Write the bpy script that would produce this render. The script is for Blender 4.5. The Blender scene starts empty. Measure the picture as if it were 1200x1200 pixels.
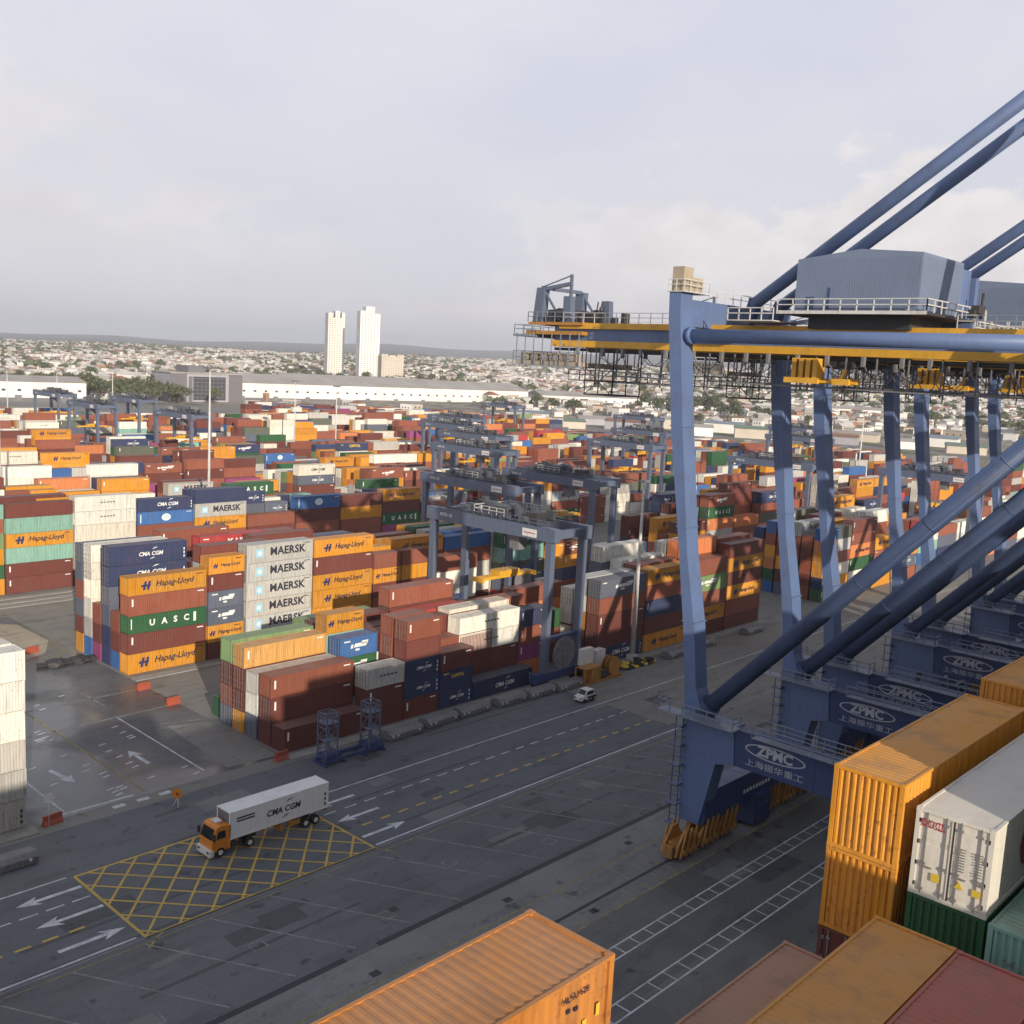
import bpy, bmesh, math, random
from mathutils import Vector, Matrix
from mathutils.bvhtree import BVHTree
R = math.radians
S = bpy.context.scene
COL = S.collection
rnd = random.Random(7)
HAZE = 0.000108
SUN = 4.8

# ------------------------------------------------------------------ camera
CAM = Vector((0.0, 0.0, 46.3))
yaw, pitch, roll, FPX = 0.747153674, 0.141769505, 0.0523995057, 1208.9421
fw = Vector((math.cos(pitch) * math.cos(yaw), math.cos(pitch) * math.sin(yaw), -math.sin(pitch)))
r0 = fw.cross(Vector((0, 0, 1))).normalized()
u0 = r0.cross(fw)
rt = r0 * math.cos(roll) + u0 * math.sin(roll)
up = u0 * math.cos(roll) - r0 * math.sin(roll)
cd = bpy.data.cameras.new("camera")
cam = bpy.data.objects.new("camera", cd)
COL.objects.link(cam)
cam.matrix_world = Matrix(((rt.x, up.x, -fw.x, CAM.x), (rt.y, up.y, -fw.y, CAM.y), (rt.z, up.z, -fw.z, CAM.z), (0, 0, 0, 1)))
cd.sensor_width = 36.0
cd.lens = FPX / 1200.0 * 36.0
cd.clip_start = 0.5
cd.clip_end = 40000
S.camera = cam

# ------------------------------------------------------------------ materials
def nt(name):
    m = bpy.data.materials.new(name)
    m.use_nodes = True
    t = m.node_tree
    for n in list(t.nodes):
        t.nodes.remove(n)
    o = t.nodes.new("ShaderNodeOutputMaterial")
    b = t.nodes.new("ShaderNodeBsdfPrincipled")
    t.links.new(b.outputs[0], o.inputs[0])
    return m, t, b

def N(t, typ, **kw):
    n = t.nodes.new(typ)
    for k, v in kw.items():
        if k.startswith("i_"):
            key = k[2:]
            n.inputs[int(key) if key.isdigit() else key].default_value = v
        else:
            setattr(n, k, v)
    return n

def noise(t, vec, scale, detail=4, rough=0.6):
    n = N(t, "ShaderNodeTexNoise")
    n.inputs["Scale"].default_value = scale
    n.inputs["Detail"].default_value = detail
    n.inputs["Roughness"].default_value = rough
    if vec is not None:
        t.links.new(vec, n.inputs["Vector"])
    return n.outputs[0]

def ramp(t, fac, p0, p1, c0=0.0, c1=1.0):
    n = N(t, "ShaderNodeMapRange")
    n.inputs[1].default_value = p0
    n.inputs[2].default_value = p1
    n.inputs[3].default_value = c0
    n.inputs[4].default_value = c1
    t.links.new(fac, n.inputs[0])
    return n.outputs[0]

def math_(t, op, a, b=None):
    n = N(t, "ShaderNodeMath", operation=op)
    for i, v in enumerate((a, b)):
        if v is None:
            continue
        if isinstance(v, (int, float)):
            n.inputs[i].default_value = v
        else:
            t.links.new(v, n.inputs[i])
    return n.outputs[0]

def mix(t, fac, a, b, typ="MIX"):
    n = N(t, "ShaderNodeMix", data_type="RGBA", blend_type=typ)
    for sock, v in ((n.inputs[0], fac), (n.inputs[6], a), (n.inputs[7], b)):
        if isinstance(v, (int, float)):
            sock.default_value = v
        elif isinstance(v, tuple):
            sock.default_value = (*v[:3], 1)
        else:
            t.links.new(v, sock)
    return n.outputs[2]

def scalev(t, vec, s):
    n = N(t, "ShaderNodeMapping")
    n.inputs["Scale"].default_value = s
    t.links.new(vec, n.inputs[0])
    return n.outputs[0]

MATS = {}
def paint(name, c, rough=0.5, dirt=0.25, metal=0.0, dirtcol=(0.10, 0.075, 0.05), sc=0.6):
    if name in MATS:
        return MATS[name]
    m, t, b = nt(name)
    co = N(t, "ShaderNodeTexCoord").outputs["Object"]
    n1 = noise(t, co, sc, 5)
    n2 = noise(t, scalev(t, co, (2.0, 2.0, 0.25)), 1.7, 4)
    f = math_(t, "MULTIPLY", ramp(t, n1, 0.42, 0.75), ramp(t, n2, 0.35, 0.75))
    f = math_(t, "MULTIPLY", f, dirt * 2.2)
    base = mix(t, ramp(t, n1, 0.3, 0.7, 0.0, 0.18), c, tuple(x * 0.72 for x in c))
    t.links.new(mix(t, f, base, dirtcol), b.inputs["Base Color"])
    b.inputs["Metallic"].default_value = metal
    t.links.new(ramp(t, n1, 0.3, 0.7, rough * 0.85, min(1, rough * 1.2)), b.inputs["Roughness"])
    MATS[name] = m
    return m

def container_mat(name, attr=False, k=1.0):
    m, t, b = nt(name)
    if attr:
        base = N(t, "ShaderNodeVertexColor", layer_name="col").outputs[0]
        co = N(t, "ShaderNodeTexCoord").outputs["Object"]
        vec = co
    else:
        oi = N(t, "ShaderNodeObjectInfo")
        base = oi.outputs["Color"]
        co = N(t, "ShaderNodeTexCoord").outputs["Object"]
        va = N(t, "ShaderNodeVectorMath", operation="ADD")
        cm = N(t, "ShaderNodeCombineXYZ")
        rr = math_(t, "MULTIPLY", oi.outputs["Random"], 200.0)
        t.links.new(rr, cm.inputs[0]); t.links.new(rr, cm.inputs[1])
        t.links.new(co, va.inputs[0]); t.links.new(cm.outputs[0], va.inputs[1])
        vec = va.outputs[0]
    big = noise(t, vec, 0.35, 4)
    streak = noise(t, scalev(t, vec, (3.0, 3.0, 0.22)), 1.2, 5)
    fine = noise(t, vec, 3.5, 6, 0.7)
    # faded paint
    hsv = N(t, "ShaderNodeHueSaturation")
    hsv.inputs["Saturation"].default_value = 0.93
    hsv.inputs["Value"].default_value = 1.06
    t.links.new(base, hsv.inputs["Color"])
    c = mix(t, ramp(t, big, 0.35, 0.7), base, hsv.outputs[0])
    geo = N(t, "ShaderNodeNewGeometry")
    sx = N(t, "ShaderNodeSeparateXYZ")
    t.links.new(geo.outputs["Normal"], sx.inputs[0])
    wallm = ramp(t, sx.outputs[2], 0.6, 0.9, 1.0, 0.12)
    dk = math_(t, "MULTIPLY", math_(t, "MULTIPLY", ramp(t, streak, 0.46, 0.74), 0.42 * k), wallm)
    c = mix(t, dk, c, (0.07, 0.055, 0.045))
    pool = math_(t, "MULTIPLY", ramp(t, noise(t, vec, 0.9, 3, 0.5), 0.52, 0.66), math_(t, "MULTIPLY", ramp(t, sx.outputs[2], 0.6, 0.9), 0.30 * k))
    c = mix(t, pool, c, (0.12, 0.09, 0.07))
    rs = math_(t, "MULTIPLY", ramp(t, fine, 0.56, 0.66), ramp(t, big, 0.46, 0.60))
    c = mix(t, math_(t, "MULTIPLY", math_(t, "MULTIPLY", rs, 0.75 * k), ramp(t, sx.outputs[2], 0.6, 0.9, 1.0, 0.45)), c, (0.16, 0.065, 0.03))
    # roofs weather more: dust lies on what faces up
    upf = ramp(t, sx.outputs[2], 0.7, 0.95, 0.0, 0.30 * k)
    upf = math_(t, "MULTIPLY", upf, ramp(t, big, 0.25, 0.75, 0.6, 1.25))
    c = mix(t, upf, c, (0.26, 0.22, 0.19))
    t.links.new(c, b.inputs["Base Color"])
    b.inputs["Roughness"].default_value = 0.55
    b.inputs["Specular IOR Level"].default_value = 0.35
    bp = N(t, "ShaderNodeBump")
    bp.inputs["Strength"].default_value = 0.45
    bp.inputs["Distance"].default_value = 0.06
    t.links.new(noise(t, vec, 1.3, 2), bp.inputs["Height"])
    t.links.new(bp.outputs[0], b.inputs["Normal"])
    return m

CM = container_mat("container_paint")
CMA = container_mat("container_paint_mass", True)
CMR = container_mat("reefer_paint", False, 0.3)
HW = paint("galvanised_hardware", (0.30, 0.29, 0.28), 0.5, 0.4, 0.3)
BLUE = paint("crane_blue_paint", (0.115, 0.175, 0.335), 0.45, 0.34, dirtcol=(0.10, 0.085, 0.08), sc=0.35)
BLUED = paint("navy_and_shaded_crane_blue", (0.034, 0.062, 0.170), 0.45, 0.3, sc=0.35)  # navy fittings; also crane blue with shade put into it for low beams
GREYB = paint("machinery_house_paint", (0.17, 0.215, 0.31), 0.5, 0.1)
YEL = paint("crane_yellow_paint", (0.72, 0.38, 0.03), 0.45, 0.25)
YELD = paint("bogie_yellow_paint", (0.47, 0.215, 0.035), 0.5, 0.6)
WALK = paint("shade_toned_walkway_paint", (0.22, 0.25, 0.31), 0.5, 0.3)  # handrail tone darkened to carry the shade on the portal walkway
RAIL = paint("handrail_paint", (0.62, 0.61, 0.58), 0.5, 0.3)
CLUT = paint("oily_machinery", (0.075, 0.085, 0.105), 0.55, 0.4)
DARK = paint("dark_machinery", (0.035, 0.035, 0.04), 0.6, 0.4)
GREYM = paint("grey_machinery", (0.20, 0.20, 0.21), 0.6, 0.5)
BEIGE = paint("beige_cladding", (0.42, 0.35, 0.25), 0.7, 0.3)
RTGB = paint("yard_crane_blue_paint", (0.115, 0.145, 0.215), 0.45, 0.25)
RUB = paint("tyre_rubber", (0.02, 0.02, 0.02), 0.8, 0.2)
WHITE = paint("white_paint", (0.78, 0.77, 0.74), 0.4, 0.2)
RED = paint("red_barrier_plastic", (0.38, 0.075, 0.04), 0.6, 0.4)
ORANGE = paint("orange_cab_paint", (0.72, 0.25, 0.02), 0.35, 0.2)
GLASS = paint("dark_glass", (0.015, 0.02, 0.025), 0.08, 0.0)
LZ = paint("dull_white_lettering", (0.50, 0.52, 0.56), 0.6, 0.2)
LW = paint("white_lettering", (0.80, 0.80, 0.78), 0.6, 0.1)
LD = paint("dark_lettering", (0.03, 0.03, 0.05), 0.6, 0.05)
LB = paint("deep_blue_lettering", (0.025, 0.03, 0.12), 0.6, 0.05)
LR = paint("red_lettering", (0.42, 0.03, 0.04), 0.6, 0.05)
LY = paint("yellow_lettering", (0.70, 0.50, 0.05), 0.6, 0.1)
LC = paint("pale_blue_lettering", (0.35, 0.62, 0.75), 0.6, 0.05)
CONC = paint("concrete_block", (0.30, 0.29, 0.27), 0.85, 0.35)

def line_mat(name, c, wear):
    m, t, b = nt(name)
    co = N(t, "ShaderNodeTexCoord").outputs["Object"]
    n1 = noise(t, co, 0.8, 6, 0.7)
    n2 = noise(t, co, 9.0, 4, 0.7)
    f = ramp(t, math_(t, "ADD", math_(t, "MULTIPLY", n1, 0.6), math_(t, "MULTIPLY", n2, 0.4)), 0.42, 0.62)
    t.links.new(mix(t, math_(t, "MULTIPLY", f, wear), c, (0.075, 0.077, 0.08)), b.inputs["Base Color"])
    b.inputs["Roughness"].default_value = 0.7
    return m
PW = line_mat("road_paint_white", (0.70, 0.71, 0.74), 0.6)
PWF = line_mat("road_paint_faded", (0.30, 0.30, 0.29), 0.9)
PYB = line_mat("road_paint_yellow", (0.62, 0.41, 0.07), 0.38)
PYF = line_mat("road_paint_yellow_faded", (0.34, 0.28, 0.10), 0.85)
PK = line_mat("drain_cover_iron", (0.03, 0.032, 0.04), 0.2)

def ground_mat(name, c1, c2, wet=0.0, slabs=0.0):
    m, t, b = nt(name)
    co = N(t, "ShaderNodeTexCoord").outputs["Object"]
    n1 = noise(t, co, 0.035, 6, 0.65)
    n2 = noise(t, co, 0.30, 6, 0.65)
    n3 = noise(t, co, 4.0, 5, 0.7)
    n4 = noise(t, scalev(t, co, (0.25, 1.0, 1.0)), 0.5, 5, 0.6)   # wheel-tracks along the quay
    c = mix(t, ramp(t, n1, 0.35, 0.68), c1, c2)
    c = mix(t, ramp(t, n2, 0.45, 0.75, 0, 0.55), c, tuple(x * 0.55 for x in c1))
    c = mix(t, ramp(t, n4, 0.50, 0.70, 0, 0.60), c, tuple(x * 0.5 for x in c1))
    c = mix(t, ramp(t, n3, 0.35, 0.7, 0, 0.30), c, tuple(x * 1.5 for x in c2))
    st = ramp(t, noise(t, co, 0.55, 3, 0.5), 0.63, 0.72, 0, 0.65)
    c = mix(t, st, c, tuple(x * 0.3 for x in c1))
    if slabs:
        br = N(t, "ShaderNodeTexBrick", offset=0.0)
        br.inputs["Scale"].default_value = 1.0
        br.inputs["Mortar Size"].default_value = 0.012
        br.inputs["Brick Width"].default_value = slabs
        br.inputs["Row Height"].default_value = slabs
        t.links.new(co, br.inputs["Vector"])
        br.inputs["Color1"].default_value = (1, 1, 1, 1)
        br.inputs["Color2"].default_value = (0.80, 0.80, 0.80, 1)
        br.inputs["Mortar"].default_value = (0.45, 0.45, 0.45, 1)
        c = mix(t, 0.8, c, br.outputs[0], "MULTIPLY")
    t.links.new(c, b.inputs["Base Color"])
    rgh = ramp(t, n2, 0.35, 0.7, 0.9, 0.62)
    if wet:
        w = ramp(t, noise(t, co, 0.05, 4, 0.55), 0.42, 0.54)
        rgh = ramp(t, w, 0, 1, 0.8, 0.17)
        t.links.new(mix(t, math_(t, "MULTIPLY", w, wet), c, tuple(x * 0.6 for x in c1)), b.inputs["Base Color"])
    t.links.new(rgh, b.inputs["Roughness"])
    bp = N(t, "ShaderNodeBump")
    bp.inputs["Strength"].default_value = 0.3
    bp.inputs["Distance"].default_value = 0.03
    t.links.new(n3, bp.inputs["Height"])
    t.links.new(bp.outputs[0], b.inputs["Normal"])
    return m
G_YARD = ground_mat("yard_asphalt", (0.165, 0.16, 0.15), (0.24, 0.225, 0.195), 0.0)
G_WET = ground_mat("wet_yard_asphalt", (0.105, 0.108, 0.114), (0.15, 0.15, 0.148), 0.45)
G_ROAD = ground_mat("road_asphalt", (0.098, 0.104, 0.118), (0.138, 0.143, 0.155))
G_APRON = ground_mat("apron_concrete", (0.110, 0.115, 0.125), (0.165, 0.166, 0.170), 0, 7.5)
G_LANE = ground_mat("crane_lane_concrete", (0.100, 0.100, 0.097), (0.18, 0.177, 0.168), 0, 5.0)
G_STRIP = ground_mat("rail_strip_concrete", (0.175, 0.18, 0.183), (0.25, 0.25, 0.24), 0, 6.0)

# ------------------------------------------------------------------ mesh builder
class MB:
    def __init__(s):
        s.v = []; s.f = []; s.m = []; s.sm = []
    def quadbox(s, c8, mi=0):
        o = len(s.v); s.v += [tuple(p) for p in c8]
        for q in ((0, 3, 2, 1), (4, 5, 6, 7), (0, 1, 5, 4), (1, 2, 6, 5), (2, 3, 7, 6), (3, 0, 4, 7)):
            s.f.append([o + i for i in q]); s.m.append(mi); s.sm.append(False)
    def box(s, x0, x1, y0, y1, z0, z1, mi=0):
        s.quadbox(((x0, y0, z0), (x1, y0, z0), (x1, y1, z0), (x0, y1, z0), (x0, y0, z1), (x1, y0, z1), (x1, y1, z1), (x0, y1, z1)), mi)
    def face(s, pts, mi=0):
        o = len(s.v); s.v += [tuple(p) for p in pts]
        s.f.append(list(range(o, o + len(pts)))); s.m.append(mi); s.sm.append(False)
    def rect(s, x0, x1, y0, y1, z, mi=0):
        s.face(((x0, y0, z), (x1, y0, z), (x1, y1, z), (x0, y1, z)), mi)
    def prism(s, poly, axis, a0, a1, mi=0):
        # poly in the plane across `axis`; x: (y,z) y: (x,z) z: (x,y)
        def P(p, a):
            return {"x": (a, p[0], p[1]), "y": (p[0], a, p[1]), "z": (p[0], p[1], a)}[axis]
        o = len(s.v); n = len(poly)
        s.v += [P(p, a0) for p in poly] + [P(p, a1) for p in poly]
        s.f.append([o + i for i in range(n)][::-1]); s.f.append([o + n + i for i in range(n)])
        s.m += [mi, mi]; s.sm += [False, False]
        for i in range(n):
            j = (i + 1) % n
            s.f.append([o + i, o + j, o + n + j, o + n + i]); s.m.append(mi); s.sm.append(False)
    def tube(s, a, b, r, n=8, mi=0, r2=None, smooth=True):
        a = Vector(a); b = Vector(b); d = (b - a).normalized()
        e = d.cross(Vector((0, 0, 1)) if abs(d.z) < 0.9 else Vector((1, 0, 0))).normalized()
        g = d.cross(e); o = len(s.v); r2 = r if r2 is None else r2
        for p, rr in ((a, r), (b, r2)):
            for i in range(n):
                t = 2 * math.pi * i / n
                s.v.append(tuple(p + e * (math.cos(t) * rr) + g * (math.sin(t) * rr)))
        for i in range(n):
            j = (i + 1) % n
            s.f.append([o + i, o + n + i, o + n + j, o + j]); s.m.append(mi); s.sm.append(smooth)
        s.f.append([o + i for i in range(n)]); s.f.append([o + n + i for i in range(n)][::-1])
        s.m += [mi, mi]; s.sm += [False, False]
    def bar(s, a, b, w, h=None, mi=0):
        # rectangular beam from a to b, w across (horizontal), h deep
        h = w if h is None else h
        a = Vector(a); b = Vector(b); d = (b - a).normalized()
        e = d.cross(Vector((0, 0, 1)))
        e = e.normalized() if e.length > 1e-4 else Vector((1, 0, 0))
        g = e.cross(d)
        e = e * (w / 2); g = g * (h / 2)
        s.quadbox([a - e - g, a + e - g, a + e + g, a - e + g, b - e - g, b + e - g, b + e + g, b - e + g], mi)
    def path(s, pts, r, n=5, mi=0):
        for a, b in zip(pts, pts[1:]):
            s.tube(a, b, r, n, mi)
    def railing(s, pts, h=1.1, step=1.6, r=0.035, mi=0):
        for a, b in zip(pts, pts[1:]):
            a = Vector(a); b = Vector(b); L = (b - a).length; k = max(1, round(L / step))
            for i in range(k + 1):
                p = a.lerp(b, i / k); s.bar(p, p + Vector((0, 0, h)), r * 2, r * 2, mi)
            for q in (h, h * 0.55):
                s.bar(a + Vector((0, 0, q)), b + Vector((0, 0, q)), r * 2, r * 2, mi)
    def blob(s, c, r, mi=0, seed=0, sub=1, squash=1.0, jit=0.28):
        bm = bmesh.new(); bmesh.ops.create_icosphere(bm, subdivisions=sub, radius=1.0)
        q = random.Random(seed); o = len(s.v)
        for v in bm.verts:
            k = r * (1 + q.uniform(-jit, jit))
            s.v.append((c[0] + v.co.x * k, c[1] + v.co.y * k, c[2] + v.co.z * k * squash))
        for f in bm.faces:
            s.f.append([o + v.index for v in f.verts]); s.m.append(mi); s.sm.append(False)
        bm.free()
    def append_mesh(s, verts, faces, mi=0):
        o = len(s.v); s.v += [tuple(v) for v in verts]
        for f in faces:
            s.f.append([o + i for i in f]); s.m.append(mi); s.sm.append(False)
    def mesh(s, name, mats):
        me = bpy.data.meshes.new(name)
        me.from_pydata(s.v, [], s.f)
        for m in mats:
            me.materials.append(m)
        me.polygons.foreach_set("material_index", s.m)
        me.polygons.foreach_set("use_smooth", s.sm)
        me.update()
        return me
    def build(s, name, mats, parent=None, loc=None):
        if not isinstance(mats, (list, tuple)):
            mats = [mats]
        return link(name, s.mesh(name, mats), parent, loc)

def link(name, me, parent=None, loc=None, rotz=0.0):
    o = bpy.data.objects.new(name, me)
    COL.objects.link(o)
    if parent is not None:
        o.parent = parent
    if loc is not None:
        o.location = loc
    if rotz:
        o.rotation_euler = (0, 0, rotz)
    return o
def tag(o, label=None, cat=None, group=None, kind=None):
    if label: o["label"] = label
    if cat: o["category"] = cat
    if group: o["group"] = group
    if kind: o["kind"] = kind
    return o
def empty(name, loc, label, cat, group=None, rotz=0.0):
    return tag(link(name, None, None, loc, rotz), label, cat, group)
def copy_tree(o, parent=None):
    c = o.copy(); COL.objects.link(c)
    if parent is not None: c.parent = parent
    for ch in o.children: copy_tree(ch, c)
    return c

# ------------------------------------------------------------------ text meshes (flat, x right, y up, centred)
def text_geo(txt, size, shear=0.0, bold=0.0, space=1.0):
    cu = bpy.data.curves.new("lettering_curve", "FONT")
    cu.body = txt; cu.size = size; cu.align_x = "CENTER"; cu.align_y = "CENTER"
    cu.shear = shear; cu.offset = bold; cu.space_character = space; cu.resolution_u = 2
    ob = bpy.data.objects.new("lettering_curve", cu); COL.objects.link(ob)
    dg = bpy.context.evaluated_depsgraph_get()
    me = bpy.data.meshes.new_from_object(ob.evaluated_get(dg))
    vs = [v.co.copy() for v in me.vertices]; fs = [list(p.vertices) for p in me.polygons]
    bpy.data.objects.remove(ob); bpy.data.curves.remove(cu); bpy.data.meshes.remove(me)
    return vs, fs
def put_text(mb, geo, at, ax=(1, 0, 0), ay=(0, 0, 1), mi=0, fit=None):
    vs, fs = geo
    ax = Vector(ax); ay = Vector(ay); at = Vector(at); k = 1.0
    if fit and vs:
        w = max(v.x for v in vs) - min(v.x for v in vs); k = fit / w
    mb.append_mesh([at + ax * (v.x * k) + ay * (v.y * (k if fit else 1.0)) for v in vs], fs, mi)

GEO = {
    "hapag": text_geo("Hapag-Lloyd", 1.0, 0.25, 0.022), "maersk": text_geo("MAERSK", 1.0, 0, 0.03, 1.05),
    "uasc": text_geo("U   A   S   C", 1.0, 0, 0.04), "cma": text_geo("CMA CGM", 1.0, 0.2, 0.03),
    "kline": text_geo("K LINE", 1.0, 0, 0.04), "oocl": text_geo("OOCL", 1.0, 0, 0.02), "zpmc": text_geo("ZPMC", 1.0, 0, 0.04),
    "zh": text_geo("上海振华重工", 1.0), "code": text_geo("HLXU 628", 1.0, 0, 0.02), "rtg": text_geo("RTG 12", 1.0, 0, 0.03),
    "terminal": text_geo("TERMINAL", 1.0, 0, 0.03), "cap": text_geo("CAPITAL", 1.0, 0, 0.03),
}

# ------------------------------------------------------------------ containers
W2 = 1.22
COLS = {  # base colours (albedo)
    "M": ((0.155, 0.042, 0.032), "maroon"), "R": ((0.27, 0.080, 0.045), "rust red"), "O": ((0.63, 0.262, 0.010), "orange"),
    "W": ((0.74, 0.71, 0.62), "white"), "N": ((0.030, 0.045, 0.115), "navy"), "B": ((0.035, 0.13, 0.36), "blue"),
    "G": ((0.022, 0.105, 0.040), "dark green"), "T": ((0.23, 0.44, 0.37), "mint green"), "Y": ((0.62, 0.33, 0.085), "tan yellow"),
    "S": ((0.47, 0.46, 0.43), "light grey"), "D": ((0.105, 0.125, 0.175), "slate blue"), "P": ((0.30, 0.055, 0.17), "magenta"),
    "E": ((0.46, 0.040, 0.040), "bright red"), "L": ((0.19, 0.29, 0.12), "pale green"), "C": ((0.62, 0.20, 0.06), "burnt orange"),
    "K": ((0.12, 0.13, 0.10), "dark grey"),
}
def wall_strip(mb, p, q, z0, z1, nrm, depth, pitch):
    # corrugated wall between p and q (2D), outer face along nrm
    p = Vector((p[0], p[1])); q = Vector((q[0], q[1])); nrm = Vector(nrm)
    L = (q - p).length; k = max(2, round(L / pitch)); d = (q - p) / k
    pts = []
    for i in range(k):
        b = p + d * i
        pts += [b - nrm * depth, b + d * 0.18, b + d * 0.52, b + d * 0.70 - nrm * depth]
    pts.append(q - nrm * depth)
    o = len(mb.v)
    for a in pts:
        mb.v.append((a.x, a.y, z0)); mb.v.append((a.x, a.y, z1))
    for i in range(len(pts) - 1):
        mb.f.append([o + 2 * i, o + 2 * i + 2, o + 2 * i + 3, o + 2 * i + 1]); mb.m.append(0); mb.sm.append(False)

_body, _door, _end = {}, {}, {}
def body_mesh(L, H, fine, reefer=False):
    key = (L, H, fine, reefer)
    if key in _body: return _body[key]
    mb = MB(); l = L / 2; w = W2; ps = 0.28 if fine or L < 99 else 0.4
    e = 0.035
    # posts and rails
    for sx in (-1, 1):
        for sy in (-1, 1):
            x0, x1 = sorted((sx * l, sx * (l - 0.16))); y0, y1 = sorted((sy * w, sy * (w - 0.16)))
            mb.box(x0, x1, y0, y1, 0.0, H)
            x0, x1 = sorted((sx * (l + 0.006), sx * (l - 0.178))); y0, y1 = sorted((sy * (w + 0.006), sy * (w - 0.162)))
            mb.box(x0, x1, y0, y1, -0.003, 0.118); mb.box(x0, x1, y0, y1, H - 0.118, H + 0.006)
    for sy in (-1, 1):
        y0, y1 = sorted((sy * (w - 0.004), sy * (w - 0.10)))
        mb.box(-l + 0.161, l - 0.161, y0, y1, 0.02, 0.16); mb.box(-l + 0.161, l - 0.161, y0, y1, H - 0.09, H - 0.01)
        yy = sy * (w - e)
        if reefer:
            mb.face(((-l + 0.16, yy, 0.16), (l - 0.16, yy, 0.16), (l - 0.16, yy, H - 0.09), (-l + 0.16, yy, H - 0.09))[::sy and (1 if sy < 0 else -1)])
        elif sy < 0:
            wall_strip(mb, (-l + 0.16, yy), (l - 0.16, yy), 0.16, H - 0.09, (0, -1), 0.036, ps)
        else:
            wall_strip(mb, (l - 0.16, yy), (-l + 0.16, yy), 0.16, H - 0.09, (0, 1), 0.036, ps)
    for sx in (-1, 1):
        x0, x1 = sorted((sx * (l - 0.004), sx * (l - 0.12)))
        mb.box(x0, x1, -w + 0.161, w - 0.161, 0.0, 0.14); mb.box(x0, x1, -w + 0.161, w - 0.161, H - 0.11, H - 0.004)
    # roof, ribbed across
    k = round((L - 0.24) / (3.0 if reefer else 0.27 if fine else 0.42)); x = -l + 0.12; d = (L - 0.24) / k; pts = []
    zr = H - 0.03
    for i in range(k):
        pts += [(x, zr - 0.022), (x + d * 0.2, zr), (x + d * 0.55, zr), (x + d * 0.72, zr - 0.022)]; x += d
    pts.append((l - 0.12, zr - 0.022)); o = len(mb.v)
    for a, z in pts:
        mb.v.append((a, -w + 0.06, z)); mb.v.append((a, w - 0.06, z))
    for i in range(len(pts) - 1):
        mb.f.append([o + 2 * i, o + 2 * i + 2, o + 2 * i + 3, o + 2 * i + 1]); mb.m.append(0); mb.sm.append(False)
    mb.rect(-l + 0.1, l - 0.1, -w + 0.08, w - 0.08, 0.09)
    me = mb.mesh("container_body", [CMR if reefer else CM]); _body[key] = me
    return me
def end_mesh(L, H, side):
    # corrugated blank end on the side +1 / -1 (local x)
    key = (L, H, side)
    if key in _end: return _end[key]
    mb = MB(); x = side * (L / 2 - 0.02)
    if side < 0: wall_strip(mb, (x, W2 - 0.16), (x, -W2 + 0.16), 0.14, H - 0.11, (-1, 0), 0.062, 0.235)
    else: wall_strip(mb, (x, -W2 + 0.16), (x, W2 - 0.16), 0.14, H - 0.11, (1, 0), 0.062, 0.235)
    _end[key] = mb.mesh("end_wall", [CM]); return _end[key]
def door_mesh(L, H, leaf, side=-1, reefer=False):
    key = (L, H, leaf, side, reefer)
    if key in _door: return _door[key]
    mb = MB(); x = side * (L / 2 - 0.05); s = side
    y0, y1 = (0.008, W2 - 0.165) if leaf else (-W2 + 0.165, -0.008)
    a, b = sorted((x, x - s * 0.05)); mb.box(a, b, y0, y1, 0.15, H - 0.12)
    for i in range(3):   # pressed ribs
        z = 0.35 + i * (H - 0.5) / 3
        a, b = sorted((x + s * 0.014, x - s * 0.01)); mb.box(a, b, y0 + 0.08, y1 - 0.08, z, z + (H - 0.8) / 3.4)
    for q in (0.22, 0.80):
        y = y0 + (y1 - y0) * q
        a, b = sorted((x + s * 0.02, x + s * 0.055)); mb.box(a, b, y - 0.02, y + 0.02, 0.10, H - 0.07, 1)
        for z in (0.25, 1.1, H - 0.35):
            a, b = sorted((x + s * 0.012, x + s * 0.06)); mb.box(a, b, y - 0.07, y + 0.07, z - 0.04, z + 0.04, 1)
        if q > 0.5 or not leaf:
            a, b = sorted((x + s * 0.03, x + s * 0.062)); mb.box(a, b, y - 0.28, y + 0.02, 0.98, 1.03, 1)
    ye = y1 if leaf else y0
    for k in range(4):   # hinges
        z = 0.35 + k * (H - 0.75) / 3
        a, b = sorted((x + s * 0.01, x + s * 0.05)); mb.box(a, b, ye - 0.05, ye + 0.05, z - 0.07, z + 0.07, 1)
    _door[key] = mb.mesh("door", [CMR if reefer else CM, HW]); return _door[key]

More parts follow.
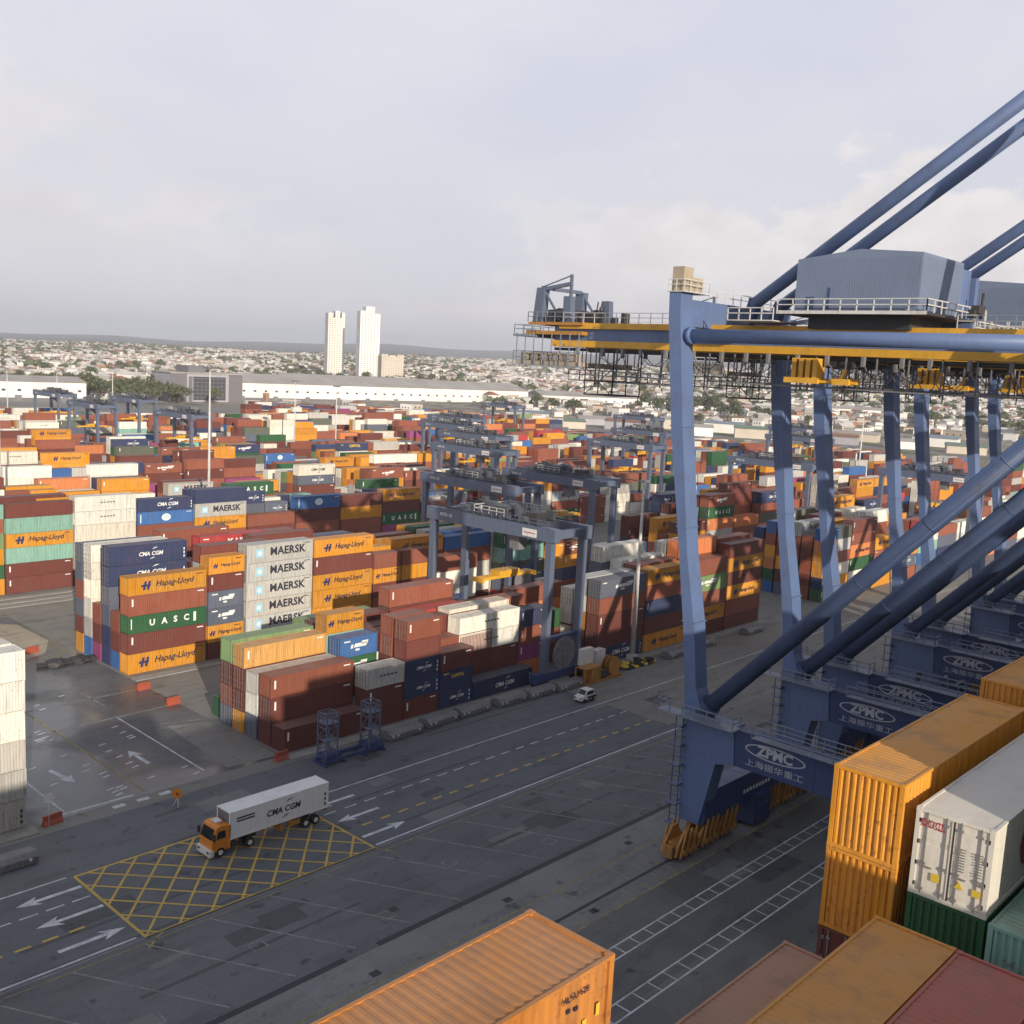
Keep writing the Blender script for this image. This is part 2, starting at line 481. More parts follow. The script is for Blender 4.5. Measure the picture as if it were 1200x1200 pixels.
_let = {}
def lettering_mesh(brand, L, H, v=1):
    key = (brand, L, H, v)
    if key in _let: return _let[key]
    mb = MB(); y = -W2 - 0.003; c = H / 2 + 0.06 * (v - 1); l = L / 2; k = (1.0 if L > 8 else 0.62) * (1 + 0.09 * (v - 1))
    def T(g, x, z, fit, mi=0): put_text(mb, GEO[g], (x, y, z), mi=mi, fit=fit * k)
    def B(x0, x1, z0, z1, sk=0.0, mi=0): mb.face(((x0, y, z0), (x1, y, z0), (x1 + sk, y, z1), (x0 + sk, y, z1)), mi)
    mats = [LW]
    if brand == "hapag":
        mats = [LD, LB]; T("hapag", 1.0 * k, c + 0.1, 6.0)
        for dx in (0, 0.62):
            x = (-3.9 + dx) * k; B(x, x + 0.36 * k, c - 0.62 * k, c + 0.62 * k, 0.28 * k, 1)
        B(-4.15 * k, -2.75 * k, c - 0.16 * k, c + 0.16 * k, 0.1, 1)
    elif brand == "maersk":
        mats = [LD, LC, LW]; T("maersk", 1.35 * k, c + 0.12, 6.6)
        B(-4.5 * k - 0.0, -3.1 * k, c - 0.62 * k, c + 0.72 * k, 0, 1); y -= 0.003
        pts = []
        for i in range(14):
            rr = (0.55 if i % 2 == 0 else 0.24) * k; t = math.pi / 2 + i * math.pi / 7
            pts.append((-3.8 * k + rr * math.cos(t), y, c + 0.05 * k + rr * math.sin(t)))
        mb.face(pts, 2)
    elif brand == "uasc":
        T("uasc", 0.2 * k, c, 6.2); B(4.0 * k, 4.42 * k, c - 0.7 * k, c + 0.7 * k)
        B(-l + 0.4, -l + 0.55, c - 0.6, c + 0.9)
    elif brand in ("cma", "cmaD"):
        mats = [LW if brand == "cma" else LD]; T("cma", 0.3 * k, c, 4.2)
        for q in (1, -1):
            z = c + q * 0.82 * k; pts = [(0.3 * k + q * 0.2, z - 0.1), (1.1 * k + q * 0.2, z + 0.12 * k), (1.35 * k + q * 0.2, z + 0.2 * k), (0.8 * k + q * 0.2, z + 0.2 * k)]
            mb.face([(a, y, b) for a, b in pts])
        for i in range(3): B(l - 0.55, l - 0.35, 0.4 + i * 0.55, 0.75 + i * 0.55)
    elif brand == "kline":
        T("kline", 1.2 * k, c, 4.6)
    elif brand == "oval":
        pts = [(1.0 * k * math.cos(t * math.pi / 10), y, c + 0.72 * k * math.sin(t * math.pi / 10)) for t in range(20)]
        mb.face(pts, 0); mats = [LW, LC]; y -= 0.003
        for q in (-0.25, 0.05, 0.35): B(-0.62 * k, 0.62 * k, c + (q - 0.08) * k, c + (q + 0.08) * k, 0, 1)
        B(-l + 0.5, -l + 0.72, 0.4, H - 0.5)
    elif brand == "oocl":
        mats = [LR]; put_text(mb, GEO["oocl"], (0.4, y, c), mi=0, fit=7.4)
    elif brand == "slogan":
        mats = [LW, LR]
        B(-2.2 * k, -1.6 * k, c - 0.15, c + 0.35, 0.1); B(-1.4 * k, 1.9 * k, c - 0.08, c + 0.42, 0.25); B(-0.9 * k, 0.2 * k, c - 0.55, c - 0.28, 0.0)
        B(0.6 * k, 2.3 * k, c + 0.2, c + 0.66, 0.12)
    elif brand == "small":
        for i in range(5): B(0.4 - 1.5 + i * 0.62, 0.4 - 1.1 + i * 0.62, c + 0.05, c + 0.25)
        mats = [LD]
    elif brand == "codes":
        mats = [LD, LY]; put_text(mb, GEO["code"], (l - 1.25, y, H - 0.42), mi=0, fit=0.85)
        for i in range(2): B(l - 1.55 + i * 0.25, l - 1.42 + i * 0.25, H - 0.72 - i * 0.05, H - 0.62 - i * 0.05)
        B(l - 0.55, l - 0.43, H - 1.2, H - 0.92, 0, 1); B(l - 1.0, l - 0.86, H - 1.25, H - 1.1, 0, 1); B(l - 1.5, l - 1.4, H - 1.3, H - 1.2, 0, 1)
    elif brand == "cap":
        mats = [LY]; T("cap", 0.4 * k, c + 0.4, 4.4)
    # code plates every container carries
    mi = 0
    if brand == "mark":
        q = rnd.random()
        B(-l + 0.5, -l + 0.75, H - 1.5, H - 0.45); B(l - 1.5, l - 0.5, H - 0.5, H - 0.35)
    elif brand in ("cap", "kline", "slogan"):
        B(-l + 0.6, -l + 1.6, H - 0.55, H - 0.38)
    elif brand in ("hapag", "maersk", "oval"):
        B(l - 1.6, l - 0.5, H - 0.48, H - 0.36)
    _let[key] = mb.mesh("lettering", mats); return _let[key]

FEAT = {"hapag": "with dark slanted lettering", "maersk": "with star and dark lettering", "uasc": "with widely spaced white letters", "cma": "with white slanted lettering",
        "cmaD": "with black slanted lettering", "kline": "with white block lettering", "oval": "with white oval emblem", "slogan": "with white lettering",
        "cap": "with yellow lettering", "small": "with small dark lettering", "oocl": "with red lettering", "codes": "", "mark": "", None: ""}
BRAND = {"O": ("hapag",) * 8 + ("mark", "mark"), "N": ("cma",) * 5 + ("mark", "slogan", "cap"), "D": ("mark", "cma", "cma"), "S": ("maersk", "maersk", "mark", None), "W": (None, "small", "cmaD", "mark", "small"),
         "G": ("uasc", "uasc", "mark"), "B": ("oval", "oval", "slogan"), "E": ("kline", "mark", "slogan"), "R": ("mark", "mark", None, "slogan"), "M": ("mark", "mark", None, None), "C": ("hapag", "mark")}
CONT = []   # every container: dict
def add_cont(x0, L, y0, z, H, c, brand, place, rev=None):
    col = COLS[c][0]; k = rnd.uniform(0.86, 1.14)
    h = rnd.uniform(-0.04, 0.04)
    col = (min(1, col[0] * k * (1 + h)), min(1, col[1] * k), min(1, col[2] * k * (1 - h)))
    CONT.append(dict(x=x0 + L / 2, y=y0 + W2, z=z, L=L, H=H, c=c, col=col, brand=brand, place=place, rev=rnd.random() < 0.45 if rev is None else rev))

ORD = ["first", "second", "third", "fourth", "fifth", "sixth", "seventh", "eighth", "ninth", "tenth", "eleventh", "twelfth", "thirteenth", "fourteenth", "fifteenth", "sixteenth", "seventeenth", "eighteenth", "nineteenth", "twentieth"]
TIER = ["ground tier", "second tier", "third tier", "fourth tier", "fifth tier", "sixth tier", "seventh tier"]
def parse(s):
    # "O:hapag M G:uasc" bottom to top; a trailing s = standard height
    out = []
    for w in s.split():
        c, _, b = w.partition(":"); out.append((c, b or None))
    return out
WEI = "MMMMMMMMRRRRRRRRROOOOOWWWWWNNNNNNDDDDSSSSGGGBBBELTCCPKK"
def rand_stack(n, pal=WEI):
    out = []
    for _ in range(n):
        c = rnd.choice(pal); out.append((c, rnd.choice(BRAND.get(c, ("mark",)))))
    return out
def stack(x0, L, y0, items, place, H=None):
    z = 0.02
    for i, (c, b) in enumerate(items):
        h = H or (2.90 if rnd.random() < 0.55 and L > 8 else 2.59)
        jx = rnd.uniform(-0.04, 0.04)
        if b == "": b = None
        add_cont(x0 + jx, L, y0 + rnd.uniform(-0.03, 0.03), z, h, c, b, (*place, i), None)
        z += h + 0.012
ROW = 2.86
def by(y, r): return y + ROW * r
L4, L2 = 12.192, 6.058
# ---- block beside the quay road
B1 = 96.6
H1 = {}
def S1(r, x, s, L=L4): stack(x, L, by(B1, r), parse(s), ("quayside block", r, x))
S1(0, 67.3, "M:mark")
S1(1, 67.3, "M M:mark R:mark"); S1(2, 67.3, "D W S"); S1(3, 67.3, "O M M:mark Y:mark"); S1(4, 67.3, "D R M:mark L:mark"); S1(5, 68.0, "G:mark", L2)
S1(0, 79.5, "M M:mark S:small", L2); S1(0, 85.7, "M:mark N:cma N:cma M R:mark", L2)
S1(1, 79.5, "T", L2); S1(1, 85.7, "M G M R R:mark", L2); S1(2, 79.5, "M M G:slogan B:slogan", L2); S1(2, 85.7, "M R W M", L2)
S1(3, 79.5, "M N T T O:hapag", L2); S1(3, 85.7, "M M R M", L2); S1(4, 79.9, "R M O M"); S1(5, 79.9, "M R M L")
S1(0, 91.9, "N:cma N:cap M:mark", L2); S1(1, 92.4, "M M R"); S1(2, 92.4, "R M R M"); S1(3, 92.2, "M R M E:slogan"); S1(4, 92.4, "M N R M R:mark"); S1(5, 92.4, "M W R")
S1(0, 98.2, "N:cma"); S1(1, 98.0, "M M:mark W:small W:small"); S1(2, 98.6, "M R M W"); 
S1(3, 105.0, "M R M R"); S1(4, 105.0, "R M M"); S1(5, 105.0, "M R D"); 
S1(1, 110.4, "C P:mark R:mark N:mark", L2); S1(2, 110.9, "M R G"); S1(3, 117.4, "M W M", L2)
S1(2, 123.2, "M W"); S1(3, 123.9, "R M"); S1(4, 117.9, "M R C R"); S1(5, 117.9, "R M O")
S1(0, 125.5, "N:cma M M:mark R D:slogan"); S1(1, 125.7, "R M O W S"); S1(2, 125.7, "M R W W"); S1(3, 136.5, "M D W W D W"); S1(4, 136.3, "R O M M")
S1(0, 138.1, "O:hapag M N:mark R O:hapag"); S1(1, 138.3, "M R M R R"); S1(2, 138.3, "R M O W W")
S1(0, 150.7, "M O:hapag R L:slogan R"); S1(1, 150.9, "M R R M R C"); S1(2, 150.9, "M R M O W S")
S1(0, 163.3, "M R O:hapag M O:hapag M"); S1(1, 163.5, "R M O R M R"); S1(2, 163.5, "R W D R"); S1(3, 163.5, "M O S W D"); S1(4, 163.5, "R O")
S1(3, 150.9, "R M D"); S1(5, 150.9, "M R W")
# ---- second block
B2 = 134.6
def S2(r, x, s, L=L4): stack(x, L, by(B2, r), parse(s), ("second block", r, x))
S2(0, 67.3, "O:hapag M:mark G:uasc R:mark O:hapag"); S2(1, 67.3, "B M R"); S2(2, 67.3, "N N D D N:cma N:cma"); S2(3, 67.3, "P M R"); S2(4, 67.3, "B S W W W W"); S2(5, 67.3, "O M D R D D")
S2(0, 79.8, "M O:hapag D:slogan D:slogan M:mark O:hapag", L2); S2(1, 80.2, "M R W R S M"); S2(2, 80.2, "M G R R M"); S2(3, 79.8, "R M R M"); S2(4, 78.7, "R M M R S", L2); S2(4, 85.0, "R M R M M E:kline"); S2(5, 79.8, "M R M R M R:mark")
S2(0, 86.3, "S:maersk S:maersk S:maersk S:maersk S:maersk S:maersk"); S2(1, 92.6, "M R M D R"); S2(2, 92.6, "R M R M R"); S2(3, 92.6, "R W M R R M"); S2(5, 92.6, "M R M M R R:mark")
S2(0, 98.8, "M O:hapag O:hapag O:hapag M:mark O:hapag"); S2(1, 105.2, "M R O R O"); S2(2, 105.2, "R M R R"); S2(3, 105.2, "D M R T R"); S2(4, 105.2, "M N R R N:slogan"); S2(5, 105.2, "R M D B N:cma")
S2(0, 111.3, "M R M O:hapag R", L2); S2(0, 117.7, "G:uasc L M O R", L2); S2(1, 117.9, "M O R M O:hapag"); S2(2, 117.9, "R G:uasc M R O:hapag"); S2(3, 117.9, "M R R M"); S2(4, 117.9, "R M R O R"); S2(5, 117.9, "M T N D")
S2(0, 124.1, "M W W R"); S2(1, 130.5, "M W W R B"); S2(2, 130.5, "R M S S B:slogan"); S2(3, 130.5, "R M R O S"); S2(4, 130.5, "M R G:uasc O G:uasc"); S2(5, 130.5, "R G N G:uasc O:hapag")
# the rest of these two blocks and every block behind, by hand-kept rules
HI = {}
def fill(y, x0, x1, name, seed, dens=0.93, lo=3, hi=5, skip=None, rows=6):
    q = random.Random(seed); x = x0
    global rnd
    keep = rnd; rnd = q
    while x < x1:
        base = q.randint(lo, hi)
        for r in range(rows):
            if q.random() > dens: continue
            if skip and skip(x, r): continue
            n = max(1, min(hi + 1, base + q.choice((-2, -1, 0, 0, 0, 0, 1))))
            dd = math.hypot(x + 6, y); az_ = math.degrees(math.atan2(y, x + 6))
            if dd > 930 or (az_ < 40 and dd > 735) or (az_ > 57 and dd > 690): continue
            n = min(n, max(1, int((46.3 - (0.0475 if 40 < az_ < 57 else 0.0605) * dd) / 2.7)))
            pal = WEI
            w = q.random()
            if w < 0.10: pal = "WWWS"
            elif w < 0.22: pal = "OOOORM"
            elif w < 0.36: pal = "RRRM"
            if q.random() < 0.14:
                for h in (0, 1): stack(x + h * 6.15, L2, by(y, r), rand_stack(max(1, n - q.randint(0, 1)), pal), (name, r, x + h * 6.15))
            else:
                stack(x, L4, by(y, r), rand_stack(n, pal), (name, r, x))
        x += 12.6
    rnd = keep
fill(B2, 143.1, 176, "second block", 5)
fill(B1, 201, 330, "far quayside block", 6, hi=6, lo=4); fill(B2, 203, 330, "far second block", 8, hi=6, lo=4)
fill(B1, 352, 480, "farthest quayside block", 61); fill(B2, 352, 480, "farthest second block", 62)
B3 = 192.0
def S3(r, x, s, L=L4): stack(x, L, by(B3, r), parse(s), ("third block", r, x))
S3(0, 60.2, "O G:uasc O L R T"); S3(0, 72.8, "M:mark M:mark T O:hapag T M"); S3(1, 72.8, "M R M M R M"); S3(0, 85.4, "W W W W W:small W:small"); S3(1, 79.4, "R M R O R O:hapag"); S3(0, 98.0, "M R R R B:oval N:cma")
S3(0, 110.6, "R M R O:hapag S:maersk N"); S3(0, 123.2, "R M M R"); S3(1, 110.6, "M R M R M N:slogan"); S3(1, 123.2, "M R N N D N:cma", L2); S3(1, 129.4, "R M K K D:cma", L2)
S3(0, 135.8, "R M R M B:oval"); S3(0, 148.4, "M R R O M"); S3(1, 98.0, "R M R O R"); S3(1, 141.0, "M R R R M"); S3(1, 66.6, "M R O M M"); S3(0, 47.6, "O R G M M"); S3(1, 54.0, "M R O R M")
fill(B3, 47.6, 161, "third block", 9, skip=lambda x, r: r < 2)
fill(B3, 161, 320, "third block", 10, lo=3, hi=5)
fill(B3, 345, 560, "far third block", 11)
NB = ["fourth", "fifth", "sixth", "seventh", "eighth", "ninth", "tenth", "eleventh", "twelfth", "thirteenth", "fourteenth", "fifteenth", "sixteenth", "seventeenth", "eighteenth", "nineteenth", "twentieth", "last"]
yb = 230.0
for i in range(18):
    xl = 0.36 * yb - 8; xr = min(700, 2.4 * yb)
    if i < 2: fill(yb, xl, xr, NB[i] + " block", 20 + i)
    else: fill(yb, xl, xr, NB[i] + " block", 20 + i, lo=3, hi=5, dens=0.92)
    yb += 38.0 if i < 7 else 42.0
# ---- block west of the cross road (only its end shows)
for r in range(3):
    stack(25.9, L4, by(B1, r), parse("S:cmaD S S W W W"), ("left grey block", r, 25.9), 2.9)
# ---- on the ship's deck, seen past the rail
SHIP = []
def deck(x1, y0, ztop, H, c, brand, lab, L=L4, rev=False):
    add_cont(x1 - L if x1 < 31 else x1, L, y0, ztop - H, H, c, brand, None, rev)
    CONT[-1]["label"] = lab; CONT[-1]["ship"] = True; CONT[-1]["show"] = True; return CONT[-1]
deck(16.9, 11.98, 33.95, 2.9, "O", "codes", "orange container on the ship nearest the camera, ribbed roof seen from above", rev=True)
deck(16.9, 11.98, 31.03, 2.9, "O", None, "orange container under the nearest orange one on the ship", rev=True)
deck(32.4, 12.02, 33.45, 2.9, "O", None, "upper bright orange container of the pair beside the white refrigerated one", rev=True)
deck(32.4, 12.02, 30.53, 2.9, "O", None, "lower orange container of the pair beside the white refrigerated one", rev=True)
deck(32.4, 9.14, 32.92, 2.9, "W", "oocl", "white refrigerated container with red lettering and closed doors on the ship")
deck(32.4, 9.14, 30.0, 2.59, "G", None, "dark green container under the white refrigerated container", rev=True)
deck(32.4, 6.6, 29.95, 2.59, "T", None, "teal container at lower right beside the white refrigerated container", rev=True)
deck(29.9, 9.1, 30.12, 2.9, "O", None, "orange container with worn flat roof beside the red roof on the ship", rev=True)
deck(29.9, 6.62, 30.10, 2.9, "M", "mark", "brick red container roof at the bottom right corner of the deck", rev=True)
deck(29.9, 12.0, 28.0, 2.9, "C", None, "dull brown container roof between the nearest orange one and the orange roof", rev=True)
deck(32.4, 12.02, 27.6, 2.9, "M", None, "dark red container below the two stacked orange ones on the ship", rev=False)
deck(46.0, 11.9, 33.9, 2.9, "O", None, "orange container peeking out behind the upper bright orange one", rev=True)
for c in CONT:
    if c.get("ship") and c["c"] == "W": c["reefer"] = True
    if c.get("ship") and c["c"] == "C": c["col"] = (0.42, 0.21, 0.115)
    if c.get("ship") and c["brand"] == "codes": c["col"] = (0.50, 0.185, 0.022)
    if c.get("ship") and c["c"] == "M" and c["z"] > 26: c["col"] = (0.44, 0.095, 0.06)
# unseen cargo of the same ship, beyond the edge of the frame: it casts the long shade over the quay
hide = random.Random(3)
for bx, top in ((-58, 36.4), (-45.4, 37.0), (-32.8, 36.8), (-20.2, 36.6), (-7.6, 36.4), (5.0, 36.6), (17.6, 36.8), (32.4, 37.4), (45.2, 37.3), (57.9, 36.6), (70.7, 36.2), (83.4, 34.5), (96.2, 36.2), (108.8, 35.4), (121.5, 35.2), (134.2, 36), (147, 36.4)):
    for r, yy in enumerate((4.0, 1.4, -1.2, -3.8)):
        z = top - (0.0 if r < 3 else 0.1)
        if bx in (-7.6, 5.0, 17.6):
            yy -= 8.6
        if bx == 17.6:   # a shorter stack at the end of this bay lets the sun through
            for zz in range(5):
                CONT.append(dict(x=bx + 3.03, y=yy + W2, z=z - 2.9 - zz * 2.912, L=L2, H=2.9, c="R", col=COLS["R"][0], brand=None, place=None, rev=False, mass=True))
            z = 34.0 - 0.1 * r; bxx = 26.77; LL = L2
        else: bxx = bx + L4 / 2; LL = L4
        while z > 12:
            c = hide.choice(WEI)
            CONT.append(dict(x=bxx, y=yy + W2, z=z - 2.9, L=LL, H=2.9, c=c, col=COLS[c][0], brand=None, place=None, rev=False, mass=True)); z -= 2.912
# ship rows under the visible ones
for x0, y0, zt in ((4.7, 11.98, 28.0), (17.7, 12.0, 25.0), (17.7, 9.1, 27.1), (17.7, 6.62, 27.1), (32.4, 9.14, 27.35), (32.4, 6.6, 27.3), (32.4, 12.02, 24.6), (45.2, 11.9, 30.9), (45.2, 9.1, 31.0), (57.9, 11.9, 29), (57.9, 9.1, 30), (70.6, 11.9, 27), (70.6, 9.1, 29)):
    z = zt
    for k in range(3):
        c = hide.choice(WEI)
        CONT.append(dict(x=x0 + L4 / 2, y=y0 + W2, z=z - 2.9, L=L4, H=2.9, c=c, col=COLS[c][0], brand=None, place=None, rev=False, mass=True)); z -= 2.912

# ---- which ones does the photograph show largest?
bv, bf, own = [], [], []
for i, c in enumerate(CONT):
    o = len(bv); x0, x1, y0, y1, z0, z1 = c["x"] - c["L"] / 2, c["x"] + c["L"] / 2, c["y"] - W2, c["y"] + W2, c["z"], c["z"] + c["H"]
    bv += [(x0, y0, z0), (x1, y0, z0), (x1, y1, z0), (x0, y1, z0), (x0, y0, z1), (x1, y0, z1), (x1, y1, z1), (x0, y1, z1)]
    for q in ((0, 3, 2, 1), (4, 5, 6, 7), (0, 1, 5, 4), (1, 2, 6, 5), (2, 3, 7, 6), (3, 0, 4, 7)):
        bf.append([o + k for k in q]); own.append(i)
tree = BVHTree.FromPolygons(bv, bf)
NRAY = 420
hits = {}
for j in range(NRAY):
    py = (j + 0.5) / NRAY * 1200
    if py < 420: continue
    for i in range(NRAY):
        px = (i + 0.5) / NRAY * 1200
        d = fw + rt * ((px - 600) / FPX) - up * ((py - 600) / FPX)
        h = tree.ray_cast(CAM, d.normalized())
        if h[2] is not None:
            k = own[h[2]]; hits[k] = hits.get(k, 0) + 1
del tree
ranked = sorted((k for k in hits if not CONT[k].get("mass") and not CONT[k].get("show")), key=lambda k: -hits[k])
show = [k for k in range(len(CONT)) if CONT[k].get("show")] + ranked[:286]
shown = set(show)
print("containers", len(CONT), "hit", len(hits), "smallest shown", hits.get(ranked[min(285, len(ranked) - 1)]))

# ordinal of each stack along its row
rows = {}
for c in CONT:
    if c["place"]: rows.setdefault(c["place"][:2], set()).add(c["place"][2])
rows = {k: sorted(v) for k, v in rows.items()}
ROWN = ["front row", "second row back", "third row back", "fourth row back", "fifth row back", "back row"]
def cont_label(c):
    if c.get("label"): return c["label"]
    b, r, x, t = c["place"]
    k = rows[(b, r)].index(x)
    n = ORD[k] if k < len(ORD) else str(k + 1) + "th"
    f = FEAT.get(c["brand"], "")
    w = f"{COLS[c['c']][1]} container"
    feat = {"hapag": "lettered ", "maersk": "starred ", "uasc": "lettered ", "cma": "lettered ", "cmaD": "lettered ", "kline": "lettered ", "oval": "emblemed ", "slogan": "lettered ", "cap": "lettered ", "small": "lettered "}.get(c["brand"], "")
    s = f"{feat}{w}, {TIER[min(t, 6)]}, {n} stack from left, {ROWN[r]}, {b}"
    return s
for k in show:
    c = CONT[k]; L, H = c["L"], c["H"]
    root = empty("shipping_container", (c["x"], c["y"], c["z"]), cont_label(c), "container",
                 "containers on the ship's deck" if c.get("ship") else "containers stacked in the yard")
    col = (*c["col"], 1)
    o = link("body", body_mesh(L, H, bool(c.get("ship")), bool(c.get("reefer"))), root); o.color = col
    s = 1 if c["rev"] else -1
    for leaf in (0, 1):
        o = link("door", door_mesh(L, H, leaf, s, bool(c.get("reefer"))), root); o.color = col
    o = link("end_wall", end_mesh(L, H, -s), root); o.color = col
    if c["brand"]: link("lettering", lettering_mesh(c["brand"], L, H, 1 if c["brand"] in ("maersk", "oocl", "codes") else rnd.choice((0, 1, 2))), root)
    if c.get("reefer"):
        X = -L / 2 - 0.012
        mb = MB(); put_text(mb, GEO["oocl"], (X, 0.66, H - 0.45), (0, -1, 0), (0, 0, 1.35), 0, 0.78); mb.build("door_lettering", LR, root)
        for yy, zz, ww, hh in ((0.42, 0.75, 0.26, 0.26), (-0.86, 0.72, 0.26, 0.22)):
            mb = MB(); mb.box(X - 0.004, X + 0.02, yy - ww / 2, yy + ww / 2, zz - hh / 2, zz + hh / 2); mb.build("warning_sticker", LY, root)
        mb = MB(); mb.prism([(-0.46, 0.68), (-0.18, 0.68), (-0.32, 0.93)], "x", X - 0.004, X + 0.02); mb.build("warning_sticker", LY, root)
        for y0 in (-0.42, -0.95):
            mb = MB()
            for q in range(9): mb.box(X - 0.003, X + 0.01, y0, y0 + rnd.uniform(0.18, 0.27), 1.25 + q * 0.09, 1.28 + q * 0.09)
            mb.build("small_print", GREYM, root)
        mb = MB(); mb.box(X - 0.002, X + 0.01, -0.03, 0.03, 0.15, H - 0.12); mb.build("door_seal", DARK, root)
# everything smaller than that: one mass
mb = MB(); vc = []
for i, c in enumerate(CONT):
    if i in shown: continue
    l, w, h = c["L"] / 2, W2, c["H"]; x, y, z = c["x"], c["y"], c["z"]; n0 = len(mb.f)
    mb.box(x - l, x + l, y - w, y + w, z, z + h)
    vc += [c["col"]] * 24
me = mb.mesh("stacked_containers", [CMA])
ca = me.color_attributes.new("col", "FLOAT_COLOR", "CORNER")
buf = []
for c in vc: buf += [c[0], c[1], c[2], 1.0]
ca.data.foreach_set("color", buf)
tag(link("stacked_containers", me), "stacks of mixed coloured containers filling the yard behind the nearer ones", "containers", None, "stuff")
# ------------------------------------------------------------------ ground, road and markings
def tz(x, y):
    d = math.hypot(x, y); a = math.atan2(y, x)
    if d < 880: return 0.0
    right = min(1, max(0, (math.radians(70) - a) / math.radians(50)))
    far = 34 + 44 * right
    t = min(1, (d - 880) / 3300)
    z = far * t ** 1.15
    z += 5.0 * t * math.sin(x * 0.0042 + 1) * math.cos(y * 0.0037) + 2.0 * min(1, t * 4) * math.sin(x * 0.013) * math.sin(y * 0.011 + 2)
    if d > 4300: z += 0.0
    return max(0.0, z)
mb = MB(); 
RS = [18.0, 300, 600, 880] + [880 + 90 * k * (1 + 0.06 * k) for k in range(1, 30)]
AN = [R(2 + 2.0 * k) for k in range(0, 48)]
# near part: one sheet from the quay edge inland; far part rises into the town
o = 0
vs = []
for rr in RS[3:]:
    for a in AN:
        x, y = rr * math.cos(a), rr * math.sin(a); vs.append((x, y, tz(x, y)))
n = len(AN)
mb.v = vs
for i in range(len(RS) - 4):
    for j in range(n - 1):
        k = i * n + j
        mb.f.append([k, k + n, k + n + 1, k + 1][::-1]); mb.m.append(0); mb.sm.append(True)
town_m, t, b = nt("town_ground")
co = N(t, "ShaderNodeTexCoord").outputs["Object"]
a1 = noise(t, co, 0.012, 5, 0.65); a2 = noise(t, co, 0.10, 4, 0.7)
c = mix(t, ramp(t, a1, 0.42, 0.56), (0.055, 0.075, 0.040), (0.25, 0.21, 0.165))
c = mix(t, ramp(t, a2, 0.45, 0.62, 0, 0.8), c, (0.40, 0.37, 0.33))
c = mix(t, ramp(t, a2, 0.40, 0.33, 0, 0.7), c, (0.04, 0.055, 0.03))
t.links.new(c, b.inputs["Base Color"]); b.inputs["Roughness"].default_value = 0.95
tag(mb.build("town_terrain", town_m), kind="structure")
mb = MB()
pts = [(-300, 18.2), (880, 18.2)] + [(884 * math.cos(a), 884 * math.sin(a)) for a in [R(2 + 2.0 * k) for k in range(0, 48)]] + [(-300, 880)]
mb.face([(x, y, 0) for x, y in pts])
tag(mb.build("ground", G_YARD), kind="structure")
mb = MB(); mb.box(-300, 880, 17.0, 18.2, -9, 0.35); mb.box(-300, 880, 16.2, 17.0, -9, -0.2)
tag(mb.build("quay_wall", CONC), kind="structure")
wm, t, b = nt("harbour_water")
b.inputs["Base Color"].default_value = (0.02, 0.035, 0.035, 1); b.inputs["Roughness"].default_value = 0.12
bp = N(t, "ShaderNodeBump"); bp.inputs["Strength"].default_value = 0.4
t.links.new(noise(t, N(t, "ShaderNodeTexCoord").outputs["Object"], 0.4, 4), bp.inputs["Height"]); t.links.new(bp.outputs[0], b.inputs["Normal"])
mb = MB(); mb.rect(-4000, 4000, -5000, 16.2, -3.0); tag(mb.build("water", wm), kind="structure")
G_FAR = ground_mat("worn_quay_concrete", (0.155, 0.15, 0.14), (0.23, 0.22, 0.20), 0, 9.0)
def sheet(name, mat, rects, z):
    mb = MB()
    for x0, x1, y0, y1 in rects: mb.rect(x0, x1, y0, y1, z)
    return tag(mb.build(name, mat), kind="structure")
sheet("crane_apron", G_LANE, [(-200, 700, 18.3, 49.0)], 0.004)
sheet("rail_strip", G_STRIP, [(-200, 700, 49.0, 58.25)], 0.004)
sheet("parking_apron", G_APRON, [(-200, 112, 58.25, 71.4)], 0.004)
sheet("parking_apron_far", G_FAR, [(112, 700, 58.25, 71.4)], 0.004)
sheet("road", G_ROAD, [(-200, 112, 71.4, 93.8)], 0.004)
sheet("cross_road", G_WET, [(38.6, 66.8, 96.2, 176)], 0.004)
mb = MB(); mb.box(66.9, 176, 94.3, 95.9, 0.0, 0.13); mb.box(-60, 38.4, 94.3, 96.0, 0, 0.13)
mb.box(66.9, 176, 131.4, 133.0, 0.0, 0.13)
for y in (181.6, 184.4, 187.6): mb.box(-20, 176, y, y + 1.5, 0, 0.14)
tag(mb.build("runway_kerb", CONC), kind="structure")

Z1, Z2 = 0.010, 0.016
w_, y_, wf, yf, k_ = MB(), MB(), MB(), MB(), MB()
def seg(m, x0, y0, x1, y1, w, z=Z1):
    d = Vector((x1 - x0, y1 - y0)); L = d.length; d /= L; n_ = Vector((-d.y, d.x)) * (w / 2)
    m.face([(x0 + n_.x, y0 + n_.y, z), (x0 - n_.x, y0 - n_.y, z), (x1 - n_.x, y1 - n_.y, z), (x1 + n_.x, y1 + n_.y, z)])
def arrow(m, xt, yt, xh, yh, w=0.42, hw=1.5, hl=2.0, z=Z1):
    d = Vector((xh - xt, yh - yt)); L = d.length; d /= L; n_ = Vector((-d.y, d.x)); T = Vector((xt, yt)); Hh = Vector((xh, yh))
    P = lambda a, s: (T.x + d.x * a + n_.x * s, T.y + d.y * a + n_.y * s, z)
    m.face([P(0, w / 2), P(0, -w / 2), P(L - hl * 0.8, -w / 2), P(L - hl, -hw / 2), P(L, 0), P(L - hl, hw / 2), P(L - hl * 0.8, w / 2)])
# ladder-shaped walkways under the cranes
for ya, yb_ in ((45.6, 44.35), (40.85, 39.4)):
    seg(w_, -100, ya, 420, ya, 0.16); seg(w_, -100, yb_, 420, yb_, 0.16)
    for i in range(260):
        x = -100 + 0.1 + i * 2; seg(w_, x, yb_ + 0.09, x + 0.02, ya - 0.09, 0.13)
